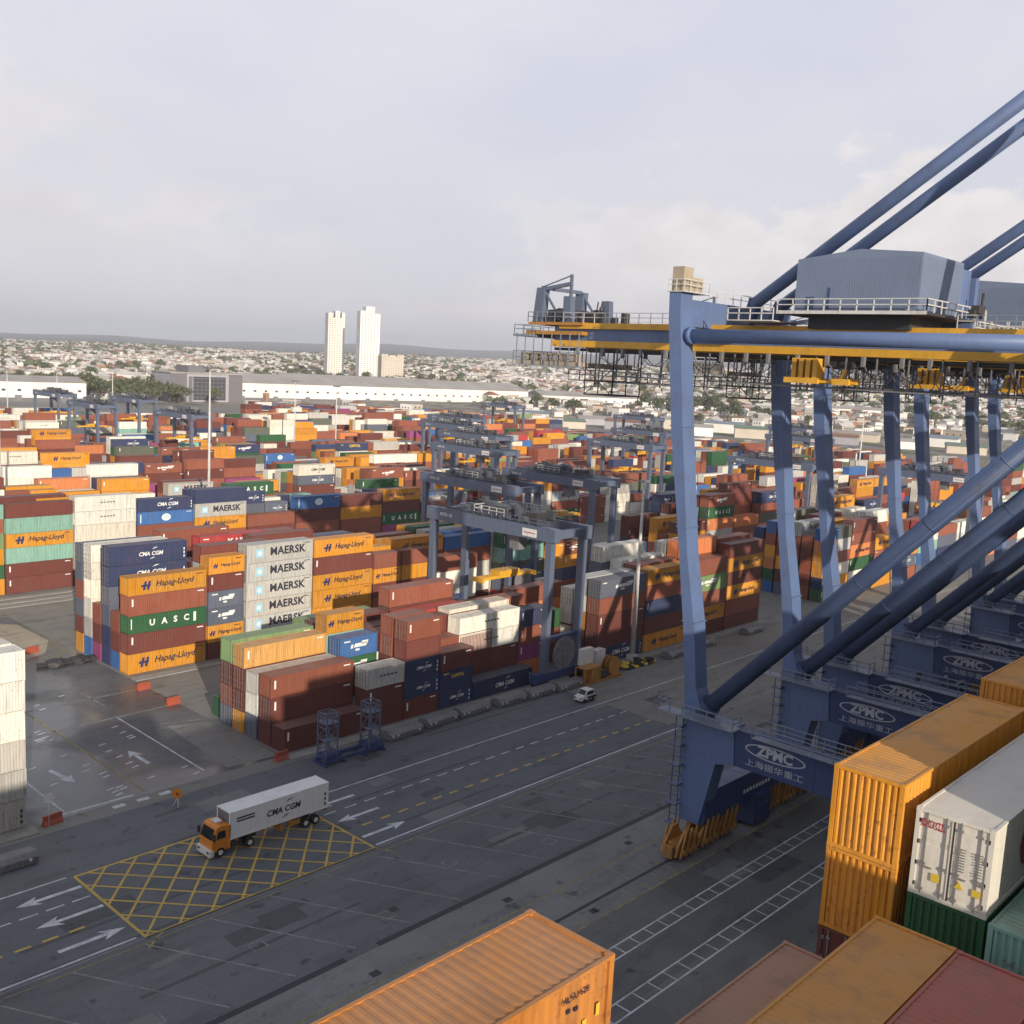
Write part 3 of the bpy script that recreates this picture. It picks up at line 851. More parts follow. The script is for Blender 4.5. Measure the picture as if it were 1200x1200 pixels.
# rail slot, drain, faded yellow hatch beside the rail
mb = MB(); mb.rect(-200, 600, 51.02, 51.38, Z1); mb.rect(-200, 600, 20.9, 21.5, Z1)
tag(mb.build("crane_rail_slot", PK), kind="structure")
seg(k_, -60, 58.55, 46.9, 58.55, 0.62); seg(k_, 50.1, 58.55, 96, 58.55, 0.62); seg(k_, 99, 58.55, 180, 58.55, 0.62)
for x, y in ((62.5, 56.4), (66.8, 50.2), (54, 61.8), (79.5, 56), (47, 55.6)):
    seg(k_, x, y, x + 0.9, y, 0.7)
seg(yf, -60, 54.6, 240, 54.6, 0.2); seg(yf, -60, 49.1, 240, 49.1, 0.2)
for i in range(110):
    x = -20 + i * 2.3; seg(yf, x, 54.45, x - 0.15, 51.5, 0.13); seg(yf, x, 50.9, x - 0.15, 49.2, 0.13)
# repairs in the paving: darker and lighter patches
qp = random.Random(15); pd, pl_ = MB(), MB()
for k in range(34):
    x, y = qp.uniform(20, 130), qp.choice((qp.uniform(59, 71), qp.uniform(72, 84), qp.uniform(25, 48), qp.uniform(85.5, 93))); w0, h0 = qp.uniform(1.5, 7), qp.uniform(0.8, 2.6); s0 = qp.uniform(-0.3, 0.3)
    zq = 0.0055 + k * 0.00006; (pd if k % 3 else pl_).face([(x, y, zq), (x + w0, y + s0, zq), (x + w0 + qp.uniform(-0.3, 0.3), y + h0, zq), (x + qp.uniform(-0.3, 0.3), y + h0 - s0, zq)])
for k in range(9):   # long saw-cut trenches
    x, y = qp.uniform(20, 90), qp.uniform(60, 92); zq = 0.008 + k * 0.0001; pd.face([(x, y, zq), (x + 20, y + 0.1, zq), (x + 20, y + 0.45, zq), (x, y + 0.4, zq)])
tag(pd.build("asphalt_patches", ground_mat("patch_asphalt_dark", (0.062, 0.065, 0.07), (0.09, 0.093, 0.098))), kind="structure"); tag(pl_.build("concrete_patches", ground_mat("patch_concrete", (0.15, 0.15, 0.148), (0.2, 0.2, 0.195))), kind="structure")
# parking bays
for i in range(26):
    x = 3.3 + i * 5.65; seg(wf, x - 6.2, 70.6, x, 59.3, 0.15)
seg(yf, -60, 71.0, 112, 70.4, 0.12, Z2)
for i in range(9):
    x = 32 + i * 10.4; y = 60.9 + (i % 2) * 3.2
    for a, b in (((0, 0), (1.2, 0)), ((1.2, 0), (1.2, 1.1)), ((1.2, 1.1), (0, 1.1)), ((0, 1.1), (0, 0))): seg(wf, x + a[0], y + a[1], x + b[0], y + b[1], 0.1, Z2)
# road edges and lanes
for x0, x1 in ((-100, 36.6), (60.9, 112)):
    seg(w_, x0, 71.9, x1, 71.9, 0.22); seg(w_, x0, 84.6, x1, 84.6, 0.18)
seg(wf, -100, 71.4, 112, 71.45, 0.12); seg(wf, 112, 72.0, 330, 72.4, 0.2); seg(w_, 112, 84.6, 330, 84.6, 0.2)
x = -40.0
while x < 150:
    if not 35.5 < x < 61: seg(w_ if x < 112 else wf, x, 80.35, x + 1.5, 80.35, 0.17)
    x += 2.15 if x < 61 else 2.6
x = -40.4
while x < 150:
    if not 34.2 < x < 61.2: seg(y_ if x < 112 else yf, x, 76.05, x + 1.25, 76.05, 0.26)
    x += 2.1 if x < 61 else 2.4
for y in (82.35, 78.2): arrow(w_, 36.9, y, 31.4, y); arrow(w_, 66.4, y, 61.1, y)
arrow(w_, 31.3, 73.9, 36.7, 73.9); arrow(w_, 60.9, 74.0, 66.4, 74.0)
# yellow box junction
bx0, bx1, by0, by1 = 37.2, 60.4, 71.5, 84.3
for a in ((bx0, by0, bx1, by0), (bx0, by1, bx1, by1)): seg(y_, *a, 0.26, Z1)
for a in ((bx0, by0, bx0, by1), (bx1, by0, bx1, by1)): seg(y_, *a, 0.26, Z2)
def clipseg(m, x0, y0, dx, dy, z):
    ts = []
    for v0, v1, p, d in ((bx0, bx1, x0, dx), (by0, by1, y0, dy)):
        ta, tb = (v0 - p) / d, (v1 - p) / d; ts.append((min(ta, tb), max(ta, tb)))
    a, b = max(ts[0][0], ts[1][0]), min(ts[0][1], ts[1][1])
    if b - a > 0.4: seg(m, x0 + dx * a, y0 + dy * a, x0 + dx * b, y0 + dy * b, 0.22, z)
for i in range(-8, 16):
    clipseg(y_, bx0 + i * 2.9, by0, 0.905, 1.0, 0.020); clipseg(y_, bx0 + i * 2.9 + 1.1, by1, 0.905, -1.0, 0.024)
seg(yf, 36.6, 69.9, 38.6, 71.4, 0.2, Z2); seg(yf, 60.4, 71.3, 61.4, 69.4, 0.2, Z2)
# cross road: lanes, arrows, short ticks
arrow(w_, 45.2, 108.4, 45.9, 103.6, 0.5, 1.7, 2.2); arrow(w_, 54.2, 103.6, 54.2, 108.6, 0.5, 1.7, 2.2)
seg(w_, 57.8, 98, 58.3, 120, 0.22); seg(yf, 50.3, 97, 50.5, 128, 0.25); seg(w_, 42.0, 97.5, 42.2, 114, 0.22); seg(wf, 59.0, 124, 59.2, 142, 0.22)
seg(wf, 44, 119.4, 76, 119.9, 0.35); seg(wf, 40, 128, 75, 128.2, 0.35); seg(wf, 60, 114.5, 69, 111.7, 0.2); seg(w_, 41, 96.9, 49, 96.9, 0.35)
q = random.Random(4)
for k in range(44):
    x = q.choice((43.6, 47.6, 48.6, 52.2, 56.2)) + q.uniform(-0.2, 0.2); y = 97.5 + q.uniform(0, 34); seg(w_, x, y, x + 0.9, y + 0.25, 0.28, Z2)
for x in (46, 48.6, 51): seg(w_, x, 95.3, x + 1.3, 95.3, 0.7, Z2)
for nme, m, mat in (("road_markings", w_, PW), ("yellow_markings", y_, PYB), ("faded_markings", wf, PWF), ("faded_yellow_markings", yf, PYF), ("drain_covers", k_, PK)):
    tag(m.build(nme, mat), kind="structure")

# ------------------------------------------------------------------ the ship
hull = paint("hull_paint", (0.05, 0.06, 0.09), 0.5, 0.3)
ship = empty("container_ship", (20, -8, -3), "container ship moored at the quay, its deck loaded with boxes", "ship")
mb = MB(); mb.prism([(-150, -20), (170, -20), (185, 0), (170, 21.5), (-150, 21.5)], "z", 0, 18.0); mb.build("hull", hull, ship)
mb = MB()
for i in range(15):
    x = -100 + i * 12.6; mb.box(x + 12.25, x + 12.55, -18, 20.5, 18.0, 25)
mb.build("lashing_bridge", GREYM, ship)
mb = MB(); mb.box(-60, -46, -18, 8, 18, 52); mb.box(-62, -45, -24, 10, 52, 54.5); mb.build("deckhouse", WHITE, ship)

# ------------------------------------------------------------------ ship-to-shore cranes
SP = 19.5   # leg spacing along the quay
def make_crane():
    C = empty("ship_to_shore_crane", (83.8, 51.2, 0), "first blue quay crane, its yellow bogies and portal beam in full view", "crane", "quay cranes along the berth")
    lw = 2.0
    lp = [(1.7, 2.6), (1.9, 10), (2.1, 15), (2.9, 22), (4.0, 29), (6.0, 41), (7.2, 51.5), (7.3, 54)]
    sp = [(6.0, 54), (5.9, 51.9), (4.66, 41), (3.1, 29.2), (1.64, 22), (0.9, 16), (-0.2, 13.4), (-3.6, 13.4), (-3.9, 9.8), (-1.9, 9.3), (-0.5, 2.6)]
    for x in (0, SP):
        mb = MB(); mb.prism(lp + sp, "x", x, x + lw)
        # seams and a manhole
        for z, ya, yb_ in ((22.4, 1.55, 3.1), (31.5, 3.3, 4.6), (41.2, 4.6, 6.15)): mb.box(x - 0.025, x + lw + 0.025, ya, yb_, z, z + 0.10)
        mb.box(x - 0.03, x, 1.0, 1.9, 11.0, 12.6); mb.box(x + 0.5, x + 1.2, 1.05, 1.5, 16.2, 17.4)
        leg = mb.build("landside_leg", BLUE, C)
        mb = MB(); mb.box(x + 0.2, x + lw - 0.2, -31.3, -28.7, 2.6, 48); mb.build("seaside_leg", BLUE, C)
        mb = MB(); mb.box(x + 0.1, x + 1.5, -28.7, -3.75, 9.75, 13.3)
        for k in range(8): mb.box(x + 0.07, x + 1.53, -6 - k * 3, -5.85 - k * 3, 9.72, 13.33)
        pb = mb.build("portal_beam", BLUED if x else BLUED, C)
        mb = MB(); X = x + 0.06
        ring = lambda a, b: [(-8.0 + a * math.cos(t * math.pi / 12) * -1, 11.95 + b * math.sin(t * math.pi / 12)) for t in range(24)]
        o1, o2 = ring(3.1, 0.72), ring(2.92, 0.60)
        for i in range(24):
            j = (i + 1) % 24; mb.face([(X, *o1[i]), (X, *o1[j]), (X, *o2[j]), (X, *o2[i])])
        put_text(mb, GEO["zpmc"], (X, -8.0, 11.95), (0, -1, 0), (0, 0, 0.95), 0, 3.7)
        put_text(mb, GEO["zh"], (X, -8.0, 10.55), (0, -1, 0), (0, 0, 0.75), 0, 5.9)
        mb.build("lettering", LZ, pb)
        # walkway on top of the beam with handrail
        mb = MB(); mb.box(x - 0.9, x + 0.09, -28, -6.0, 13.28, 13.36); mb.railing([(x - 0.86, -28, 13.36), (x - 0.86, -6.0, 13.36)], 1.1, 2.0, 0.04); mb.railing([(x + 1.45, -28, 13.36), (x + 1.45, -6.0, 13.36)], 1.1, 2.0, 0.04)
        mb.box(x - 1.6, x - 0.02, -4.4, 4.2, 13.5, 13.62); mb.railing([(x - 0.1, 4.1, 13.62), (x - 1.55, 4.1, 13.62), (x - 1.55, -4.3, 13.62), (x - 0.1, -4.3, 13.62)], 1.15, 1.4, 0.045)
        mb.build("walkway", WALK, C)
        mb = MB(); mb.tube((x + 1.0, 0.4, 13.8), (x + 1.0, -29.6, 46), 0.80, 20); mb.tube((x + 1.0, 0.9, 13.2), (x + 1.0, -0.4, 14.7), 1.05, 20)
        for q in (0.12, 0.3, 0.48, 0.66, 0.84):
            p0 = Vector((x + 1.0, 0.4, 13.8)).lerp(Vector((x + 1.0, -29.6, 46)), q); dd_ = Vector((0, -30, 32.2)).normalized(); mb.tube(p0, p0 + dd_ * 0.09, 0.825, 20); mb.build("diagonal_brace", BLUE, C)
        mb = MB(); mb.tube((x + 1.0, 6.1, 49.95), (x + 1.0, -29.4, 49.95), 0.64, 18); mb.tube((x + 1.0, 5.4, 49.95), (x + 1.0, 4.9, 49.95), 0.8, 18); mb.build("tie_tube", BLUE, C)
        # ladder cage down the leg
        mb = MB(); yy = 2.6
        for z in range(3, 13): mb.box(x - 0.5, x - 0.02, 1.2 + 0.55, 1.2 + 1.35, z, z + 0.06)
        for dy in (1.75, 2.55): mb.bar((x - 0.45, dy, 0.4), (x - 0.45, dy, 13.5), 0.07)
        for k in range(6): mb.box(x - 1.1, x - 0.05, 1.6, 2.7, 2.2 + k * 2.0, 2.28 + k * 2.0)
        mb.build("ladder", BLUED, C)
    # stair tower rails up the far leg
    mb = MB()
    P = [(SP + lw + 0.3, 3.9, 14), (SP + lw + 0.3, 7.6, 48)]
    for dy in (0.0, 1.0):
        mb.bar((SP + lw + 0.45, 2.2 + dy, 13.6), (SP + lw + 0.45, 6.2 + dy, 48), 0.14, 0.14)
    for k in range(26):
        z = 14 + k * 1.3; yy = 2.2 + 4.0 * (z - 13.6) / 34.4; mb.box(SP + lw + 0.1, SP + lw + 0.8, yy, yy + 1.0, z, z + 0.06)
    mb.build("stair", RAIL, C)
    for z, wd in ((30, 1), (42, 1)):
        mb = MB(); yy = 4.3 + (z - 30) * 0.16; mb.bar((lw, yy, z), (lw + 0.1, yy, z), 0.3); mb.build("bracket", BLUED, C)
    # sill beams and bogies on both rails
    for yr, s in ((0, 1), (-30, 1)):
        mb = MB(); mb.box(0.3, SP + lw - 0.3, yr - 1.0, yr + 1.0, 2.6, 5.9)
        for k in range(7): mb.box(1.9 + k * 2.9, 2.0 + k * 2.9, yr - 1.05, yr + 1.05, 2.62, 5.92)
        sb = mb.build("sill_beam", BLUED, C)
        if yr == 0:
            mb = MB(); 
            for k in range(9): mb.box(7.5 + k * 0.62, 7.9 + k * 0.62, yr - 1.07, yr - 1.055, 3.9, 4.3)
            mb.build("lettering", LW, sb)
            mb = MB(); mb.box(8.8, 12.0, yr - 1.8, yr + 1.6, 0.35, 3.4); mb.box(9.2, 11.2, yr - 2.1, yr - 1.8, 0.6, 2.4); mb.build("cable_box", BLUED, sb)
        for cx in (-2.2, 1.6, 5.2, 14.0, 17.6, 21.6):
            mb = MB()
            for sy in (-0.62, 0.62):
                mb.prism([(cx - 1.7, 0.55), (cx + 1.7, 0.55), (cx + 1.5, 1.5), (cx + 0.4, 2.9), (cx - 0.4, 2.9), (cx - 1.5, 1.5)], "y", yr + sy * 1.2 - 0.12, yr + sy * 1.2 + 0.12)
                for q in (-0.9, 0, 0.9): mb.bar((cx + q - 0.4, yr + sy * 1.75, 0.45), (cx + q + 0.4, yr + sy * 1.75, 3.1), 0.18, 0.22); mb.tube((cx + q + 0.1, yr + sy * 1.4, 0.9), (cx + q + 0.1, yr + sy * 2.1, 0.9), 0.3, 8)
            mb.box(cx - 1.2, cx + 1.2, yr - 0.5, yr + 0.5, 0.9, 1.7); mb.box(cx - 1.9, cx - 1.45, yr - 0.45, yr + 0.45, 0.35, 1.5)
            bg = mb.build("bogie", YELD, C)
            mb = MB()
            for q in (-0.85, 0.85): mb.tube((cx + q, yr - 0.4, 0.42), (cx + q, yr + 0.4, 0.42), 0.4, 12)
            mb.build("wheel", DARK, bg)
        mb = MB()
        for cx in (4.2, 15.8): mb.prism([(cx - 3.4, 2.1), (cx + 3.4, 2.1), (cx + 1.0, 2.75), (cx - 1.0, 2.75)], "y", yr - 0.45, yr + 0.45)
        mb.build("equaliser_beam", YELD, C)
    # top frame: cross beams tie the legs above the girder
    mb = MB(); mb.box(lw, SP, 5.95, 7.2, 50.85, 53.4); mb.box(lw + 0.9, lw + 3.1, 5.93, 5.96, 51.0, 51.8); mb.build("cross_beam", BLUE, C)
    mb = MB(); mb.box(lw, SP, -31.2, -28.8, 48.0, 51.0); mb.box(0.2, lw - 0.2, -31.3, -28.7, 48, 52); mb.box(SP + 0.2, SP + lw - 0.2, -31.3, -28.7, 48, 52); mb.build("seaside_cross_beam", BLUE, C)
    # lift machine room and hand-rail on leg head
    mb = MB(); mb.box(0.15, 1.75, 5.9, 7.2, 54.1, 56.4); mb.box(1.75, 3.6, 6.0, 7.1, 54.1, 55.5); mb.build("lift_machine_room", BEIGE, C)
    mb = MB(); mb.box(-0.15, 4.4, 5.5, 7.5, 54.0, 54.1); mb.railing([(4.3, 5.6, 54.1), (-0.1, 5.6, 54.1), (-0.1, 7.4, 54.1)], 1.1, 1.2, 0.035)
    mb.railing([(4.4, 5.7, 53.4), (SP, 5.7, 53.4)], 1.1, 1.5, 0.035); mb.build("platform_railing", RAIL, C)
    # twin girders, flanges in yellow, from the back reach to the boom hinge
    YE, YS = 31.0, -32.0
    for gx in (6.2, 12.3):
        mb = MB(); mb.box(gx, gx + 1.0, YS, YE - 4, 49.0, 50.9); g = mb.build("girder", BLUE, C)
        mb = MB(); a = gx - 0.42 if gx < 8 else gx + 0.62
        mb.box(gx - 0.45, gx + 1.45, YS, YE - 4, 48.62, 49.32); mb.box(gx - 0.45, gx + 1.45, YS, YE - 5, 50.62, 51.25)
        mb.build("flange_walkway", YEL, g)
        mb = MB(); mb.box(gx + 0.1, gx + 0.9, YS, YE - 4, 48.2, 48.5); mb.build("trolley_rail", DARK, g)
        s = -0.42 if gx < 8 else 1.42
        mb = MB(); mb.railing([(gx + s, 7.5, 51.25), (gx + s, YE - 5.5, 51.25)], 1.1, 1.5, 0.03); mb.railing([(gx + s, YS, 51.25), (gx + s, -18, 51.25)], 1.1, 1.5, 0.03); mb.build("girder_railing", RAIL, g)
    mb = MB()
    for yy in (27, 20, 14, -2, -14, -24): mb.box(7.2, 12.3, yy, yy + 0.5, 49.3, 50.6)
    mb.build("girder_tie", BLUED, C)
    # back-reach end frame with winches
    mb = MB(); mb.box(5.4, 13.8, 22.4, 30.4, 50.99, 51.3); mb.box(5.2, 14, 22.2, 30.5, 49.9, 50.3); mb.build("end_platform", YELD, C)
    mb = MB()
    for x in (6.0, 13.0):
        mb.prism([(29.0, 51.0), (30.4, 51.0), (29.9, 55.2), (28.7, 55.2)], "x", x, x + 0.9); mb.bar((x + 0.35, 26.0, 51.2), (x + 0.35, 29.3, 55.2), 0.22)
        mb.prism([(24.6, 51.0), (25.8, 51.0), (25.8, 54.2), (24.8, 54.2)], "x", x, x + 0.8)
    mb.bar((6.3, 29.2, 55.0), (6.3, 24.9, 55.6), 0.4); mb.bar((6.3, 25.0, 51.0), (6.3, 25.0, 56.6), 0.28); mb.bar((6.3, 25.0, 56.5), (6.3, 29.2, 55.3), 0.12); mb.bar((6.3, 29.3, 55.2), (13.2, 29.3, 55.2), 0.4)
    mb.build("winch_frame", RTGB, C)
    mb = MB(); q = random.Random(12)
    for k in range(16):
        x, y = q.uniform(6, 13), q.uniform(21.5, 29); mb.box(x, x + q.uniform(0.4, 1.2), y, y + q.uniform(0.4, 1.3), 51.3, 51.3 + q.uniform(0.5, 1.9))
    for k in range(5): mb.bar((6 + k * 0.3, 20.5 + k * 0.5, 51), (6.1 + k * 0.4, 20 + k * 0.6, 53 + q.uniform(-0.5, 0.7)), 0.12)
    mb.build("winch_machinery", DARK, C)
    for k in range(4):
        mb = MB(); mb.tube((6 + k * 2, 26.4, 52.2), (7.2 + k * 2, 26.4, 52.2), 0.7, 12); mb.build("winch_drum", DARK, C)
    mb = MB(); mb.railing([(5.3, 22.3, 51.3), (5.3, 30.4, 51.3), (13.9, 30.4, 51.3)], 1.1, 1.3, 0.035)
    # hanging service gallery at the tail
    mb.box(4.2, 14.8, 21.6, 31.4, 46.35, 46.45); mb.railing([(4.2, 21.6, 46.45), (4.2, 31.4, 46.45), (14.8, 31.4, 46.45)], 1.5, 1.6, 0.04)
    for k in range(8):
        for x in (4.3, 14.7): mb.bar((x, 21.8 + k * 1.32, 46.4), (x, 21.8 + k * 1.32, 50.0), 0.09)
    mb.box(4.2, 14.8, 29.0, 31.6, 49.6, 49.85); mb.railing([(4.3, 27, 49.9), (4.3, 31.5, 49.9), (14.7, 31.5, 49.9)], 1.0, 1.4, 0.035)
    mb.build("tail_gallery", WALK, C)
    mb = MB(); mb.box(4.4, 14.6, 22, 31.0, 46.46, 46.9)
    for k in range(6): mb.box(4.6, 5.4, 22.2 + k * 1.45, 23.3 + k * 1.45, 46.9, 47.8)
    mb.build("gallery_cabinets", BEIGE, C)
    # festoon: hangers and loops of cable under the girders
    mb = MB(); q = random.Random(5)
    for gx in (5.5, 13.9):
        y = -26.0
        while y < 24:
            d = q.uniform(2.4, 3.6); sag = q.uniform(1.0, 2.6)
            pts = [(gx, y + d * i / 6, 48.1 - sag * (1 - ((i - 3) / 3) ** 2)) for i in range(7)]; mb.path(pts, 0.045, 4); mb.box(gx - 0.2, gx + 0.2, y - 0.15, y + 0.15, 47.7, 48.6)
            y += d
        for k in range(15):
            y = -20 + k * 2.9; mb.bar((gx + 0.5, y, 48.6), (gx + 0.5, y, 45.2 + q.uniform(-0.6, 0.5)), 0.12)
        mb.box(gx - 0.1, gx + 0.9, 8, 24, 44.9, 45.02); mb.box(gx - 0.1, gx + 0.9, -22, 4, 45.6, 45.72)
        mb.railing([(gx, 8, 45), (gx, 24, 45)], 1.1, 1.6, 0.05)
    mb.build("festoon", GREYM, C)
    mb = MB()   # spreader service cage hanging below the back reach
    for z in (46.4, 45.0, 43.5): 
        for a, b in (((5, 17.4), (5, 21.2)), ((5, 21.2), (10, 21.2)), ((10, 21.2), (10, 17.4)), ((10, 17.4), (5, 17.4))): mb.bar((*a, z), (*b, z), 0.13)
    for a in ((5, 17.4), (5, 19.3), (5, 21.2), (10, 21.2), (10, 19.3), (10, 17.4)): mb.bar((*a, 43.5), (*a, 48.5), 0.1)
    mb.bar((5, 17.4, 43.5), (5, 21.2, 46.4), 0.08); mb.bar((5, 21.2, 43.5), (5, 17.4, 46.4), 0.08); mb.box(4.9, 10.1, 17.3, 21.3, 45.0, 45.1)
    mb.build("service_cage", DARK, C)
    # trolley with yellow sheave block
    mb = MB(); mb.box(6.4, 13.2, -9.0, -3.2, 47.6, 48.15); mb.build("trolley", DARK, C)
    mb = MB()
    for k in range(4): mb.box(4.4 + k * 0.1, 6.0, -6.4 + k * 0.75, -5.95 + k * 0.75, 46.2, 48.3)
    mb.box(4.3, 13.0, -6.6, -3.2, 46.0, 46.5); mb.box(4.6, 5.4, -10.2, -6.6, 46.1, 46.35); mb.bar((5.0, -8.4, 46.2), (5.0, -8.9, 47.4), 0.28); mb.box(4.3, 6.2, -9.6, -8.0, 46.0, 46.55)
    mb.build("sheave_block", YEL, C)
    mb = MB(); mb.box(8.2, 11.4, -34.5, -31.5, 44.6, 47.3); mb.build("operator_cabin", GREYM, C)
    # machinery house with gabled roof
    hx0, hx1, hy0, hy1 = 4.2, 13.4, -15.2, -3.7
    mb = MB(); ym = (hy0 + hy1) / 2 - 0.2
    mb.prism([(hy0, 52.6), (hy1, 52.6), (hy1, 57.15), (ym, 57.9), (hy0, 57.45)], "x", hx0, hx1)
    for k in range(50):
        y = hy0 + 0.12 + k * 0.225; mb.box(hx0 - 0.018, hx0 + 0.01, y, y + 0.11, 52.7, 57.1)
    for k in range(40):
        x = hx0 + 0.12 + k * 0.225; mb.box(x, x + 0.11, hy0 - 0.018, hy0 + 0.01, 52.7, 57.2)
    h = mb.build("machinery_house", GREYB, C)
    mb = MB(); mb.box(hx0 - 0.05, hx0 - 0.02, hy1 - 1.9, hy1 - 1.1, 52.7, 53.8); mb.box(hx0 - 0.07, hx0 - 0.02, hy0 + 8.1, hy0 + 8.3, 52.7, 54.6); mb.build("hatch", BLUED, h)
    mb = MB(); mb.box(hx0 - 1.1, hx1 + 1.0, hy0 - 1.2, hy1 + 1.2, 52.2, 52.42); mb.box(hx0 + 1, hx1 - 1, hy0 + 1, hy1 - 1, 51.0, 52.2)
    mb.build("house_floor", DARK, h)
    mb = MB(); P = [(hx0 - 1.05, hy1 + 1.15, 52.42), (hx0 - 1.05, hy0 - 1.15, 52.42), (hx1 + 0.9, hy0 - 1.15, 52.42)]
    mb.railing(P, 1.1, 1.5, 0.045)
    mb.railing([(hx0 - 1.6, hy1 + 6.0, 51.6), (hx0 - 1.6, hy1 + 1.2, 51.6)], 1.1, 1.3, 0.045); mb.box(hx0 - 1.65, hx0 + 4, hy1 + 1.2, hy1 + 6.0, 51.5, 51.6)
    mb.box(hx0 - 1.12, hx0 - 1.06, hy0 - 1.2, hy1 + 1.2, 52.2, 52.5)
    for k in range(5): mb.bar((hx1 + 1.0 + k * 1.2, hy0 - 2 + 0.4 * k, 50.9), (hx1 + 1.0 + k * 1.2, hy0 - 2 + 0.4 * k, 53.4), 0.1)
    mb.railing([(hx1 - 3, hy0 - 2.6, 51.0), (hx1 + 9.5, hy0 - 2.6, 51.0)], 1.15, 1.2, 0.04)
    mb.build("house_railing", RAIL, h)
    mb = MB(); mb.box(hx1 + 0.2, hx1 + 2.6, hy0 + 0.2, hy0 + 3.2, 52.4, 57.0); mb.box(hx1 + 2.6, hx1 + 3.4, hy0 - 0.3, hy0 + 3, 51, 56.4); mb.build("electrical_cabinet", BLUE, h)
    mb = MB(); mb.box(hx1 - 0.4, hx1 + 1.2, hy0 - 1.9, hy0 - 1.2, 53.0, 53.7); mb.tube((hx1 + 1.4, hy0 - 1.5, 52.6), (hx1 + 1.4, hy0 - 1.5, 54.9), 0.14, 8); mb.box(hx1 - 0.9, hx1 + 0.4, hy0 - 1.7, hy0 - 1.1, 52.6, 53.3); mb.build("winch_motor", DARK, h)
    # apex frame, back stays, boom and fore stays
    AP = (10.2, -30.0, 77.0)
    for x in (8.2, 13.2):
        mb = MB(); mb.tube((x, 2.9, 53.4), (x, -30.0, 76.6), 0.62, 16); mb.build("back_stay", BLUE, C)
        mb = MB(); mb.bar((x, 3.6, 50.9), (x, 2.6, 53.9), 1.1, 1.0); mb.build("stay_bracket", BLUED, C)
    for x in (1.0, SP + 1.0):
        mb = MB(); mb.bar((x, -30, 51), (AP[0] + (x - AP[0]) * 0.25, -30, 77.2), 1.3, 1.3); mb.build("apex_leg", BLUE, C)
    mb = MB(); mb.box(7.0, 14.4, -30.8, -29.2, 76.2, 77.6); mb.build("apex_beam", BLUE, C)
    mb = MB()
    for gx in (6.2, 12.3): mb.box(gx, gx + 1.0, -95, YS - 0.3, 48.7, 50.9)
    for k in range(8): mb.box(7.2, 12.3, -92 + k * 8, -91.5 + k * 8, 49.2, 50.4)
    mb.build("boom", BLUE, C)
    for gx in (6.7, 12.8):
        mb = MB(); mb.tube((gx, -30.2, 76.6), (gx, -62, 51), 0.3, 8); mb.tube((gx, -30.2, 76.8), (gx, -88, 51), 0.3, 8); mb.build("fore_stay", BLUE, C)
    return C
crane = make_crane()
CL = ["second blue quay crane, its roofed house half behind the first", "third blue quay crane, seen between the braces of the nearer two", "farthest of the blue quay cranes at the right edge"]
for i in range(3):
    c = copy_tree(crane); c.location.x = 83.8 + 29.35 * (i + 1); c["label"] = CL[i]

